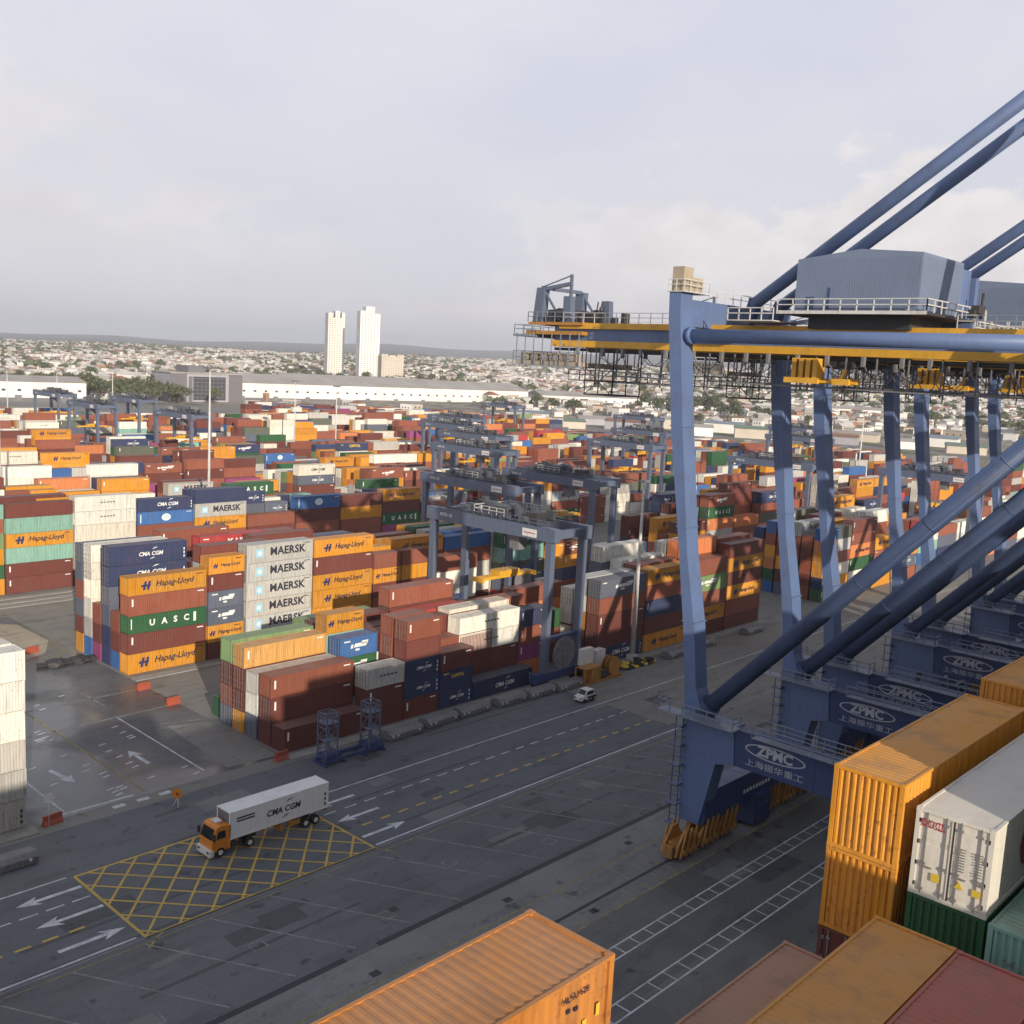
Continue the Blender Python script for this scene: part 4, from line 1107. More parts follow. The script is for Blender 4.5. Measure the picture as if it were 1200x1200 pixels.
# ------------------------------------------------------------------ yard gantry cranes
def make_rtg():
    g = empty("yard_gantry_crane", (0, 0, 0), "", "gantry crane", "gantry cranes over the container blocks")
    XW, YW, ZT = 7.2, 24.5, 23.6
    for x in (0, XW):
        for y in (0, YW):
            mb = MB(); w0, w1 = (0.75, 1.05); 
            mb.prism([(x - 0.42, 2.0), (x + 0.42, 2.0), (x + 0.5, ZT - 2), (x - 0.5, ZT - 2)], "y", y - 0.55, y + 0.55); mb.build("leg", RTGB, g)
        mb = MB(); mb.box(x - 0.62, x + 0.62, -1.2, YW + 1.2, ZT - 2.05, ZT - 0.1)
        for k in range(9): mb.box(x - 0.65, x + 0.65, 1 + k * 2.8, 1.1 + k * 2.8, ZT - 2.07, ZT - 0.08)
        mb.build("girder", RTGB, g)
    mb = MB()
    for y in (-0.4, YW + 0.4): mb.box(0.63, XW - 0.63, y - 0.5, y + 0.5, ZT - 1.6, ZT - 0.5)
    mb.build("end_tie", RTGB, g)
    for y in (0, YW):
        mb = MB(); mb.box(-2.2, XW + 2.2, y - 0.6, y + 0.6, 1.05, 2.3); 
        if y == 0: mb.box(0.45, XW - 0.45, y - 0.35, y + 0.35, 6.9, 7.5)
        else: mb.bar((0.4, y, 2.4), (XW - 0.4, y, 8.2), 0.2); mb.bar((XW - 0.4, y, 2.4), (0.4, y, 8.2), 0.2); mb.box(0.45, XW - 0.45, y - 0.2, y + 0.2, 8.2, 8.6)
        mb.build("sill_beam", BLUED, g)
        for x in (-1.5, 0.2, XW - 0.2, XW + 1.5):
            mb = MB(); mb.tube((x, y - 0.35, 0.76), (x, y + 0.35, 0.76), 0.75, 14); mb.build("wheel", RUB, g)
    mb = MB(); mb.tube((3.4, -0.95, 4.9), (3.4, -0.72, 4.9), 2.4, 28); mb.tube((3.4, -1.15, 4.9), (3.4, -0.7, 4.9), 0.5, 16)
    for k in range(12): 
        a = k * math.pi / 6; mb.bar((3.4, -1.0, 4.9), (3.4 + 2.35 * math.cos(a), -1.0, 4.9 + 2.35 * math.sin(a)), 0.07)
    mb.build("cable_reel", GREYM, g)
    mb = MB(); mb.box(XW - 0.2, XW + 2.4, -1.5, -0.62, 2.3, 4.8); mb.build("power_house", WHITE, g)
    mb = MB(); mb.box(-0.4, XW + 0.4, 9.0, 15.0, ZT, ZT + 0.45); mb.box(0.6, 3.0, 10, 13.6, ZT + 0.45, ZT + 1.7); mb.tube((3.6, 12, ZT + 1.2), (6.4, 12, ZT + 1.2), 0.65, 12); mb.box(4, 6.6, 13, 14.6, ZT + 0.45, ZT + 1.3)
    for k in range(5): mb.bar((0.6 + k * 1.4, 9.5, ZT + 0.4), (0.6 + k * 1.4, 9.5, ZT + 1.8), 0.1)
    qq = random.Random(31)
    for k in range(14):
        x, y = qq.uniform(0, 6.2), qq.uniform(3.5, 20); mb.box(x, x + qq.uniform(0.5, 1.4), y, y + qq.uniform(0.5, 1.6), ZT - 0.1, ZT + qq.uniform(0.6, 2.2))
    mb.box(-0.2, 0.2, 2, 22, ZT + 0.02, ZT + 0.3); mb.box(7.0, 7.4, 2, 22, ZT + 0.02, ZT + 0.3)
    tr = mb.build("trolley", CLUT, g)
    mb = MB(); mb.box(1.2, 3.4, 4.0, 6.2, ZT, ZT + 1.4); mb.tube((4.2, 16.5, ZT + 0.8), (6.2, 16.5, ZT + 0.8), 0.8, 12); mb.box(-0.3, 7.5, 15.2, 15.6, ZT - 0.02, ZT + 0.5); mb.build("machinery", DARK, tr)
    mb = MB(); mb.railing([(-0.6, 8.9, ZT + 0.4), (-0.6, 15.1, ZT + 0.4), (XW + 0.6, 15.1, ZT + 0.4), (XW + 0.6, 8.9, ZT + 0.4)], 1.1, 1.4, 0.04); mb.build("trolley_railing", RAIL, tr)
    mb = MB(); mb.box(0.9, 2.7, 7.0, 8.9, ZT - 4.4, ZT - 2.0); mb.build("operator_cabin", GREYM, tr)
    mb = MB()
    for x in (-0.75, XW + 0.75): mb.railing([(x, 0, ZT - 0.1), (x, YW, ZT - 0.1)], 1.0, 1.9, 0.03)
    mb.build("girder_railing", RTGB, g)
    mb = MB()
    for x in (2.2, 5.0):
        for y in (10.6, 13.4): mb.tube((x, y, 15.2), (x, y, ZT), 0.03, 4)
    mb.build("hoist_rope", DARK, g)
    mb = MB(); mb.box(-2.2, 9.4, 11.3, 11.9, 14.0, 14.5); mb.box(-2.2, 9.4, 12.1, 12.7, 14.0, 14.5); mb.box(1.4, 5.8, 11.0, 13.0, 14.5, 15.2)
    for x in (-2.4, 9.2): mb.box(x, x + 0.4, 10.8, 13.2, 13.8, 14.45)
    mb.build("spreader", YEL, g)
    mb = MB(); mb.box(-0.70, -0.66, 2.2, 5.0, ZT - 1.75, ZT - 0.6); mb.build("sign_board", WHITE, g)
    mb = MB(); put_text(mb, GEO["terminal"], (-0.72, 3.6, ZT - 1.18), (0, -1, 0), (0, 0, 0.5), 0, 2.4); mb.build("sign_lettering", LR, g)
    mb = MB(); put_text(mb, GEO["rtg"], (-0.665, 21.2, ZT - 1.0), (0, -1, 0), (0, 0, 0.8), 0, 2.6); mb.build("lettering", LW, g)
    return g
rtg = make_rtg()
RT = [(110.4, 94.4, "blue yard gantry over the quayside block, big cable reel on its leg"),
      (143.0, 132.6, "yard gantry over the second block, girder just behind the nearest one"),
      (167.5, 132.6, "yard gantry in the second block right behind another, near the middle"),
      (198.0, 190.0, "yard gantry over the third block, left of the cluster in mid yard"),
      (268.0, 190.0, "yard gantry over the third block, beyond the tall light mast"),
      (236.0, 228.0, "yard gantry over the fourth block behind the middle cluster"),
      (330.0, 228.0, "yard gantry over the fourth block seen right of the crane leg"),
      (278.0, 94.4, "yard gantry over the far quayside block, framed by crane legs"),
      (262.0, 132.6, "yard gantry over the far second block, beside crane legs"),
      (186.0, 326.0, "yard gantry over white containers, in front of the grey office block"),
      (430.0, 400.0, "yard gantry standing before the long white warehouse"),
      (430.0, 304.0, "yard gantry far back, right of the warehouse gable"),
      (262.0, 266.0, "yard gantry over the fifth block behind the middle cluster"),
      (300.0, 304.0, "yard gantry over the sixth block behind the middle cluster"),
      (385.0, 190.0, "yard gantry over the far third block, just right of the crane leg"),
      (455.0, 228.0, "yard gantry over the fourth block, far right between crane legs"),
      (178.0, 380.0, "yard gantry at far left, nearest of that group"),
      (196.0, 456.0, "yard gantry at far left, in front of the flat white shed"),
      (214.0, 418.0, "yard gantry at far left, middle of that group")]
for i, (x, y, lab) in enumerate(RT):
    c = rtg if i == 0 else copy_tree(rtg)
    c.location = (x, y, 0); c["label"] = lab
# ------------------------------------------------------------------ lorry on the yellow box
def wheelset(mb, x, y0, y1, r=0.5):
    mb.tube((x, y0, r), (x, y1, r), r, 16)
lorry = empty("container_lorry", (47.6, 80.35, 0.02), "orange cab lorry with skeletal trailer crossing the yellow box junction", "lorry")
lorry.scale = (0.92, 0.92, 0.92)
mb = MB(); mb.prism([(0.05, 0.62), (2.15, 0.62), (2.2, 3.15), (1.0, 3.3), (0.5, 3.15), (0.02, 1.75)], "y", -1.22, 1.22); cab = mb.build("cab", ORANGE, lorry)
bv = cab.modifiers.new("bevel", "BEVEL"); bv.width = 0.09; bv.segments = 2
mb = MB(); mb.face([(0.02, -1.05, 1.95), (0.02, 1.05, 1.95), (0.40, 0.98, 2.95), (0.40, -0.98, 2.95)][::-1]); mb.face([(0.5, -1.235, 1.95), (1.55, -1.235, 1.95), (1.5, -1.235, 2.75), (0.72, -1.235, 2.75)]); mb.build("window", GLASS, cab)
mb = MB(); mb.box(-0.25, 0.25, -1.24, 1.24, 0.42, 0.95); mb.box(-0.2, 0.2, -1.24, 1.24, 0.25, 0.42); mb.build("bumper", WHITE, cab)
for y in (-0.85, 0.85):
    mb = MB(); mb.box(-0.27, -0.245, y - 0.2, y + 0.2, 0.6, 0.8); mb.build("headlight", GLASS, cab)
mb = MB(); mb.box(0.9, 1.6, -0.45, 0.45, 3.3, 3.48); mb.build("roof_beacon", WHITE, cab)
mb = MB(); mb.box(0.0, 0.2, -1.6, -1.3, 2.0, 2.7); mb.box(0.0, 0.2, 1.3, 1.6, 2.0, 2.7); mb.bar((0.1, -1.45, 2.7), (0.1, -1.15, 2.85), 0.05); mb.bar((0.1, 1.45, 2.7), (0.1, 1.15, 2.85), 0.05); mb.build("mirror", DARK, cab)
mb = MB(); mb.box(0.4, 5.6, -0.45, 0.45, 0.62, 0.95); mb.box(2.3, 3.3, -1.15, 1.15, 0.6, 1.3); mb.build("chassis", DARK, lorry)
mb = MB(); mb.box(2.6, 14.2, -0.62, -0.4, 1.1, 1.42); mb.box(2.6, 14.2, 0.4, 0.62, 1.1, 1.42)
for x in (2.7, 6.0, 9.0, 13.7): mb.box(x, x + 0.3, -1.2, 1.2, 1.2, 1.42)
mb.box(8.2, 8.5, -1.0, 1.0, 0.4, 1.2); mb.box(9.3, 10.6, -1.15, -0.5, 0.7, 1.2); mb.build("trailer", YELD, lorry)
for x, y0, y1 in ((1.0, -1.22, -0.85), (1.0, 0.85, 1.22), (4.4, -1.22, -0.6), (4.4, 0.6, 1.22), (11.3, -1.22, -0.6), (11.3, 0.6, 1.22), (12.6, -1.22, -0.6), (12.6, 0.6, 1.22)):
    mb = MB(); wheelset(mb, x, y0, y1); wh = mb.build("wheel", RUB, lorry)
    mb = MB(); yy = y0 if y0 < 0 else y1; s = -1 if y0 < 0 else 1
    mb.tube((x, yy, 0.5), (x, yy + s * 0.02, 0.5), 0.27, 12); mb.build("rim", WHITE, wh)
# its load
c = dict(x=47.6 + (2.0 + L4 / 2) * 0.92, y=80.35, z=1.35, L=L4, H=2.9)
root = empty("shipping_container", (c["x"], c["y"], c["z"]), "white container with black slanted lettering riding on the orange lorry", "container", "containers stacked in the yard")
root.scale = (0.92, 0.92, 0.92)
col = (0.80, 0.80, 0.78, 1)
o = link("body", body_mesh(L4, 2.9, False, True), root); o.color = col
for leaf in (0, 1):
    o = link("door", door_mesh(L4, 2.9, leaf, 1, True), root); o.color = col
mb = MB(); X = -L4 / 2 + 0.02
mb.box(X - 0.02, X + 0.1, -W2 + 0.17, W2 - 0.17, 0.15, 2.78)
for k in range(4): mb.box(X - 0.06, X, -0.95 + k * 0.5, -0.6 + k * 0.5, 0.3, 2.6)
mb.build("refrigeration_unit", GREYM, root)
link("lettering", lettering_mesh("cmaD", L4, 2.9), root)
mb = MB()
for i in range(2): mb.box(-L4 / 2 + 0.8, -L4 / 2 + 2.9, -W2 - 0.008, -W2 - 0.004, 2.0 - i * 0.3, 2.16 - i * 0.3)
mb.build("small_lettering", LD, root)

# ------------------------------------------------------------------ small things along the roads
def car(loc, lab):
    r = empty("car", loc, lab, "car"); r.scale = (0.85, 0.88, 0.92)
    mb = MB(); mb.prism([(0, 0.35), (3.8, 0.35), (3.8, 1.05), (3.45, 1.15), (3.05, 1.85), (1.45, 1.85), (0.85, 1.15), (0.05, 0.95)], "y", -0.82, 0.82)
    b = mb.build("body", WHITE, r); m = b.modifiers.new("bevel", "BEVEL"); m.width = 0.1; m.segments = 3
    mb = MB(); mb.face([(0.86, -0.7, 1.18), (0.86, 0.7, 1.18), (1.40, 0.66, 1.80), (1.40, -0.66, 1.80)][::-1]); mb.face([(1.1, -0.835, 1.15), (3.2, -0.835, 1.15), (2.9, -0.835, 1.72), (1.5, -0.835, 1.72)]); mb.face([(1.1, 0.835, 1.15), (3.2, 0.835, 1.15), (2.9, 0.835, 1.72), (1.5, 0.835, 1.72)][::-1]); mb.box(3.60, 3.82, -0.7, 0.7, 1.1, 1.3); mb.box(1.6, 3.85, -0.84, 0.84, 0.5, 0.9)
    mb.build("window", GLASS, r)
    for x in (0.75, 3.0):
        for y in (-0.8, 0.8):
            mb = MB(); mb.tube((x, y - 0.1, 0.32), (x, y + 0.1, 0.32), 0.32, 14); mb.build("wheel", RUB, r)
    for y in (-0.55, 0.55):
        mb = MB(); mb.box(-0.03, 0.1, y - 0.15, y + 0.15, 0.66, 0.84); mb.build("headlight", GLASS, r)
car((109.2, 86.8, 0.02), "small white car with dark windows driving on the quay road")

def barrier(x, y, rz, lab):
    r = tag(MB_barrier(), lab, "barrier", "red plastic road barriers"); r.location = (x, y, 0); r.rotation_euler = (0, 0, rz)
_bm = []
def MB_barrier():
    if not _bm:
        mb = MB(); mb.prism([(-0.35, 0), (0.35, 0), (0.28, 0.25), (0.13, 0.45), (0.1, 1.0), (-0.1, 1.0), (-0.13, 0.45), (-0.28, 0.25)], "x", -0.95, 0.95)
        mb.box(-0.6, -0.3, -0.3, 0.3, 0.02, 0.2); mb.box(0.3, 0.6, -0.3, 0.3, 0.02, 0.2); _bm.append(mb.mesh("road_barrier", [RED]))
    return link("road_barrier", _bm[0])
barrier(66.0, 127.7, 0.1, "red road barrier in front of the orange lettered stack"); barrier(66.1, 119.9, 0.1, "red road barrier between the two front blocks, nearer one")
barrier(40.1, 95.6, 0.1, "red road barrier beside the grey container stack"); barrier(66.1, 95.3, 0.1, "red road barrier at the corner of the maroon stack")
barrier(58.0, 158.0, 0.4, "orange red barrier lying on the sandy patch"); barrier(61.5, 153.0, 0.2, "orange red barrier right of the sandy patch")
r = empty("warning_sign", (51.0, 91.6, 0.02), "round orange warning sign on a stand beside the kerb", "sign")
mb = MB(); mb.tube((0.02, 0, 1.35), (-0.03, -0.03, 1.35), 0.55, 20); mb.build("disc", ORANGE, r)
mb = MB(); mb.bar((-0.05, -0.05, 1.2), (-0.05, -0.05, 1.5), 0.12); mb.bar((-0.045, -0.05, 1.35), (-0.045, -0.3, 1.35), 0.1); mb.build("symbol", RED, r)
mb = MB()
for a in (0.3, 2.4, 4.5): mb.bar((0.05, 0, 1.0), (0.4 * math.cos(a), 0.4 * math.sin(a), 0), 0.06)
mb.build("stand", RAIL, r)
r = empty("road_sign", (39.6, 95.2, 0.0), "small round white sign on a post at the corner of the cross road", "sign")
mb = MB(); mb.tube((0, 0, 0), (0, 0, 2.6), 0.05, 8); mb.build("post", RAIL, r)
mb = MB(); mb.tube((0.0, -0.04, 2.9), (0.0, -0.08, 2.9), 0.5, 20); mb.build("disc", WHITE, r)

# grey steel bins along the kerb
def make_bin():
    r = empty("steel_bin", (0, 0, 0), "grey low steel bin in the row along the kerb", "bin", "grey steel bins along the kerb")
    mb = MB(); mb.prism([(-0.95, 0.12), (0.95, 0.12), (1.0, 0.75), (0.55, 1.15), (-0.55, 1.15), (-1.0, 0.75)], "x", -2.7, 2.7)
    for k in range(6): mb.box(-2.6 + k * 1.0, -2.45 + k * 1.0, -1.03, 1.03, 0.1, 0.74)
    b = mb.build("body", GREYM, r)
    mb = MB()
    for x in (-2.2, 2.0): mb.box(x, x + 0.5, -0.8, 0.8, 0, 0.12)
    mb.build("skid", DARK, r)
    mb = MB()
    for x in (-2.3, -1.5, 2.0): mb.tube((x, -1.03, 0.62), (x, -1.08, 0.62), 0.14, 8)
    mb.build("reflector", LW, r)
    return r
b0 = make_bin(); k = 0
BINL = ["first grey steel bin right of the blue lashing cage", "second grey steel bin right of the lashing cage", "third grey steel bin from the lashing cage", "fourth grey steel bin from the lashing cage", "fifth grey steel bin, near the gantry's blue base", "grey steel bin just left of the yellow skid", "grey steel bin under the far right stacks", "grey steel bin under the tallest right stack", "grey steel bin at the foot of the grey left stack"]
for (x, y), lab in zip(((82.0, 92.6), (88.6, 93.0), (94.6, 93.1), (101.6, 92.8), (107.6, 92.6), (113.4, 92.2), (150, 92.6), (166, 92.4), (33.2, 89.6)), BINL):
    c = b0 if k == 0 else copy_tree(b0); k += 1; c.location = (x, y, 0.0); c["label"] = lab
for i, (x, lab) in enumerate(((141, "grey steel bin right of the tyre heap"),)):
    c = copy_tree(b0); c.location = (x, 92.2, 0); c["label"] = lab
# blue lashing cage: two lattice towers on a skid
r = empty("lashing_cage", (68.4, 91.2, 0), "dark blue frame with two platform towers standing by the maroon stack", "frame")
mb = MB(); mb.box(0, 8.8, -0.9, -0.6, 0.3, 0.7); mb.box(0, 8.8, 0.6, 0.9, 0.3, 0.7)
for x in (0, 2.6, 5.8, 8.5): mb.box(x, x + 0.3, -1.2, 1.2, 0.0, 0.3)
mb.box(0.2, 2.4, -0.8, 0.8, 0.7, 1.2); mb.box(6.2, 8.6, -0.8, 0.8, 0.7, 1.2); mb.build("base", BLUED, r)
for x0 in (0.3, 6.5):
    mb = MB()
    for x in (x0, x0 + 1.6):
        for y in (-0.8, 0.8): mb.bar((x, y, 0.7), (x, y, 6.0), 0.16)
    for z in (1.6, 3.0, 4.4):
        for y in (-0.8, 0.8): mb.bar((x0, y, z), (x0 + 1.6, y, z), 0.1); mb.bar((x0, y, z), (x0 + 1.6, y, z + 1.3), 0.08)
        for x in (x0, x0 + 1.6): mb.bar((x, -0.8, z), (x, 0.8, z), 0.1)
    mb.railing([(x0, -0.8, 5.0), (x0 + 1.6, -0.8, 5.0), (x0 + 1.6, 0.8, 5.0), (x0, 0.8, 5.0), (x0, -0.8, 5.0)], 1.1, 0.8, 0.04)
    t_ = mb.build("tower", RTGB, r)
    mb = MB(); mb.box(x0 - 0.1, x0 + 1.7, -0.9, 0.9, 4.9, 5.0); mb.box(x0 - 0.6, x0 + 0.9, -1.4, -0.5, 3.2, 3.3); mb.build("platform", RTGB, t_)
# yellow skid with reel, tyres, white cabinet
r = empty("equipment_skid", (115.8, 91.9, 0), "yellow equipment skid with open frames, left of the tyre heap", "equipment")
mb = MB(); mb.box(0, 9.2, -1.0, 1.0, 0.0, 0.28)
for x in (0, 3.6):
    for y in (-0.9, 0.9): mb.bar((x + 0.1, y, 0.2), (x + 0.1, y, 2.5), 0.18)
for y in (-0.9, 0.9): mb.bar((0.1, y, 2.4), (3.7, y, 2.4), 0.18); mb.bar((5.8, y, 0.3), (9.0, y, 0.3), 0.2)
mb.box(1.7, 3.5, -0.85, 0.85, 0.3, 2.2); mb.box(0.1, 3.8, -0.9, 0.9, 2.42, 2.5); mb.build("frame", YELD, r)
mb = MB()
for y in (-0.7, 0.0, 0.7): mb.tube((7.4, y - 0.06, 1.75), (7.4, y + 0.06, 1.75), 1.45, 20)
mb.tube((7.4, -0.8, 1.75), (7.4, 0.8, 1.75), 0.5, 12); mb.build("drum", YELD, r)
mb = MB(); mb.box(4.2, 5.6, -0.8, 0.8, 0.3, 1.5); mb.build("motor", DARK, r)
tag(r, None, None)
mb = MB(); mb.box(0, 2.2, 0, 1.2, 0.1, 3.2); mb.box(-0.05, 2.25, -0.05, 1.25, 3.2, 3.3); mb.box(0.1, 2.1, -0.03, 0.0, 0.3, 3.0)
tag(mb.build("power_cabinet", WHITE, None, (123.0, 94.6, 0)), "pale upright cabinet between the gantry leg and navy stack", "cabinet")
q = random.Random(9); tm = MB(); 
for k in range(24): 
    a, b2 = 2 * math.pi * k / 24, 2 * math.pi * (k + 1) / 24
    for m in range(8):
        p0, p1 = 2 * math.pi * m / 8, 2 * math.pi * (m + 1) / 8
        f = lambda A, P: ((0.5 + 0.2 * math.cos(P)) * math.cos(A), (0.5 + 0.2 * math.cos(P)) * math.sin(A), 0.2 + 0.2 * math.sin(P))
        tm.face([f(a, p0), f(b2, p0), f(b2, p1), f(a, p1)])
t1 = tm.mesh("tyre", [RUB]); tm.m = [0] * len(tm.m); t2 = tm.mesh("tyre", [LY])
for k in range(20):
    o = link("tyre", t2 if k % 3 == 0 else t1, None, (127.4 + (k % 10) * 0.85 + q.uniform(-0.1, 0.1), 92.4 + (k // 10) * 1.1 + q.uniform(-0.15, 0.15), 0.0 if k % 4 else 0.42))
    tag(o, "yellow painted tyre in the heap on the kerb" if k % 3 == 0 else "black tyre in the heap on the kerb", "tyre", "yellow tyres in the heap" if k % 3 == 0 else "black tyres in the heap")
# loose bundles by the sandy patch
for x, y, lab in ((61.5, 145.0, "dark tarpaulin bundle lying on wet asphalt, left one"), (65.0, 144.6, "dark tarpaulin bundle lying right of the other one")):
    mb = MB(); mb.blob((0, 0, 0.4), 1.5, 0, int(x), 2, 0.45, 0.2); mb.blob((1.6, 0.2, 0.3), 1.0, 0, int(x) + 3, 2, 0.4, 0.2); mb.blob((-1.7, 0.1, 0.3), 0.9, 0, int(x) + 5, 2, 0.4, 0.2)
    tag(mb.build("tarpaulin_bundle", DARK, None, (x, y, 0)), lab, "tarpaulin")
mb = MB(); mb.box(-4, 4, -1.3, 1.3, 0.5, 0.9); mb.box(-4.1, -3.4, -1.3, 1.3, 0.9, 1.3)
for x in (-2.5, -1.3, 2.8):
    for y in (-1.1, 1.1): mb.tube((x, y - 0.2, 0.45), (x, y + 0.2, 0.45), 0.45, 12)
tag(mb.build("flat_trailer", RTGB, None, (52.4, 161, 0)), "blue flat trailer parked at the left edge by the rails", "trailer")
# sandy patch
sm = ground_mat("dry_sand", (0.30, 0.25, 0.18), (0.42, 0.36, 0.27)); mb = MB()
pts = [(52, 150), (58, 149), (63, 152), (66, 158), (66, 170), (60, 176), (50, 172), (49, 160)]
mb.face([(x, y, 0.012) for x, y in pts]); tag(mb.build("sand_patch", sm), kind="structure")

# pale stained concrete pad at the block corner
mb = MB(); mb.face([(x, y, 0.010) for x, y in ((60.2, 97.2), (66.6, 96.6), (67.2, 111), (61.5, 113))]); tag(mb.build("stained_pad", ground_mat("stained_concrete", (0.17, 0.165, 0.155), (0.27, 0.26, 0.24)), None), kind="structure")

# ------------------------------------------------------------------ light masts
def mast(x, y, h, lab, arm=False):
    r = empty("light_mast", (x, y, 0), lab, "light mast", "tall light masts in the yard")
    mb = MB(); mb.tube((0, 0, 0), (0, 0, h), 0.42, 10, 0, 0.16); mb.box(-0.7, 0.7, -0.7, 0.7, 0, 0.9); mb.build("pole", RAIL, r)
    mb = MB()
    if arm:
        mb.bar((0, 0, h - 0.2), (-3.4, 4.0, h + 0.2), 0.16); mb.box(-3.9, -3.1, 3.7, 4.4, h + 0.05, h + 0.35); mb.box(-0.5, 0.9, -0.4, 0.5, h - 0.3, h)
    else:
        for k in range(8):
            a = k * math.pi / 4; mb.box(1.2 * math.cos(a) - 0.3, 1.2 * math.cos(a) + 0.3, 1.2 * math.sin(a) - 0.3, 1.2 * math.sin(a) + 0.3, h - 0.3, h + 0.2)
        mb.tube((0, 0, h - 0.1), (0, 0, h), 1.3, 12)
    mb.build("lamp_head", GREYM, r)
mast(133.2, 95.2, 29.3, "slim mast with side arm rising before the right stacks", True)
mast(128.5, 217.0, 42.0, "tallest pale mast standing left of the middle of the yard")
mast(252, 359, 35.0, "thin mast in front of the long warehouse, left one of two"); mast(268, 352, 33.5, "thin mast in front of the long warehouse, right one of two")
mast(89.3, 238.5, 40, "pale mast at the left edge of the picture"); mast(240, 560, 30, "far mast before the trees left of the office block"); mast(300, 620, 31, "far mast beside the office block"); mast(220, 575, 30, "far mast among the trees at left")
mast(330, 160, 34, "mast seen between the quay crane legs, left one"); mast(420, 190, 34, "mast seen between the quay crane legs, farther one"); mast(560, 420, 30, "mast right of the warehouses beyond the yard")

# ------------------------------------------------------------------ warehouses and office block
ROOFG = paint("grey_roof_sheet", (0.40, 0.37, 0.34), 0.6, 0.3, sc=0.05); WALLW = paint("white_sheet_wall", (0.82, 0.80, 0.76), 0.6, 0.15, sc=0.05); WALLC = paint("cream_render", (0.60, 0.53, 0.44), 0.8, 0.2, sc=0.05); WING = paint("window_dark", (0.06, 0.065, 0.075), 0.2, 0.1); OFFG = paint("office_grey_panel", (0.16, 0.155, 0.17), 0.5, 0.1, sc=0.1); OFFL = paint("office_pale_panel", (0.38, 0.37, 0.40), 0.5, 0.1, sc=0.1)
def shed(name, p, q, depth, h, ridge, lab, wins=True, z0=0.0, roofm=None):
    p = Vector((*p, 0)); q = Vector((*q, 0)); d = (q - p); L = d.length; ang = math.atan2(d.y, d.x)
    r = empty(name, (p.x, p.y, z0), lab, "warehouse", "long warehouses beyond the yard", ang)
    mb = MB(); mb.box(0, L, 0, depth, -3, h); mb.build("wall", WALLW, r)
    mb = MB(); mb.prism([(-1.0, h), (depth + 1, h), (depth / 2, h + ridge)], "x", -1, L + 1); mb.build("roof", roofm or ROOFG, r)
    if wins:
        mb = MB(); k = 0; x = 6
        while x < L - 6: mb.box(x, x + 2.6, -0.12, 0.0, h * 0.52, h * 0.52 + 1.6); x += 11
        mb.build("window", WING, r)
        mb = MB(); mb.box(0, L, -0.1, 0, 0, h * 0.2); mb.build("plinth", OFFG, r)
        mb = MB(); x = 14
        while x < L - 10: mb.box(x, x + 5, -0.16, -0.11, 0, 5); x += 34
        mb.build("loading_door", GREYM, r)
    return r
shed("warehouse", (512, 838), (876, 796), 64, 17.0, 8.0, "long white warehouse with grey roof, right of the office block")
shed("warehouse", (262, 800), (362, 792), 40, 15.0, 4.0, "flat white shed at far left behind gantry cranes")
shed("warehouse", (905, 800), (1150, 690), 46, 11, 5.0, "white warehouse right of centre, behind crane tail", z0=2)
shed("warehouse", (690, 1010), (860, 940), 40, 10, 4, "white warehouse low behind the long one, left of the towers", False, 9)
shed("warehouse", (960, 640), (1120, 540), 30, 9, 3, "grey white shed seen between crane legs", z0=3)
shed("warehouse", (1150, 560), (1260, 470), 30, 9, 3, "pale shed farthest right between crane legs", z0=6)
ob = empty("office_block", (444, 812, 0), "dark grey office block with glazed front at the warehouse's left end", "building", rotz=-0.08)
mb = MB(); mb.box(0, 66, 0, 40, 0, 24.5); mb.build("wall", OFFL, ob)
mb = MB(); mb.box(20, 50, -0.4, 0, 2, 22)
mb.build("glazing", WING, ob)
mb = MB(); 
for k in range(6): mb.box(20, 50, -0.6, -0.4, 4 + k * 3.2, 4.5 + k * 3.2)
for k in range(9): mb.box(20 + k * 3.7, 20.3 + k * 3.7, -0.6, -0.4, 2, 22)
mb.build("mullion", OFFG, ob)
mb = MB(); mb.box(0, 14, -0.5, 0, 0, 24); mb.box(53, 66, -0.5, 0, 0, 24.2); mb.box(16, 19, -0.8, 0, 0, 22); mb.build("side_panel", OFFG, ob)
mb = MB(); mb.box(18, 34, 6, 30, 24.5, 31); mb.build("plant_room", OFFG, ob); mb = MB(); mb.box(-1, 67, -1, 41, 24.5, 25.3); mb.build("roof", ROOFG, ob)

gm, t, b = nt("rough_grass"); co = N(t, "ShaderNodeTexCoord").outputs["Object"]
gc = mix(t, ramp(t, noise(t, co, 0.03, 5), 0.4, 0.6), (0.10, 0.13, 0.045), (0.20, 0.17, 0.10)); t.links.new(gc, b.inputs["Base Color"]); b.inputs["Roughness"].default_value = 0.95
mb = MB(); 
P = lambda d, a, z=0.02: (d * math.cos(R(a)), d * math.sin(R(a)), z)
for k in range(22): mb.face([P(752, 16 + k), P(782, 16 + k), P(782, 17 + k), P(752, 17 + k)])
for k in range(18): mb.face([P(830, 16 + k, 0.03), P(878, 16 + k, 0.03), P(878, 17 + k, 0.03), P(830, 17 + k, 0.03)])
tag(mb.build("grass_strip", gm), kind="structure")
qs = random.Random(77)
SL = ["dull green roofed shed", "blue grey roofed shed", "white low shed", "cream low shed", "rusty roofed shed", "grey wide shed"]
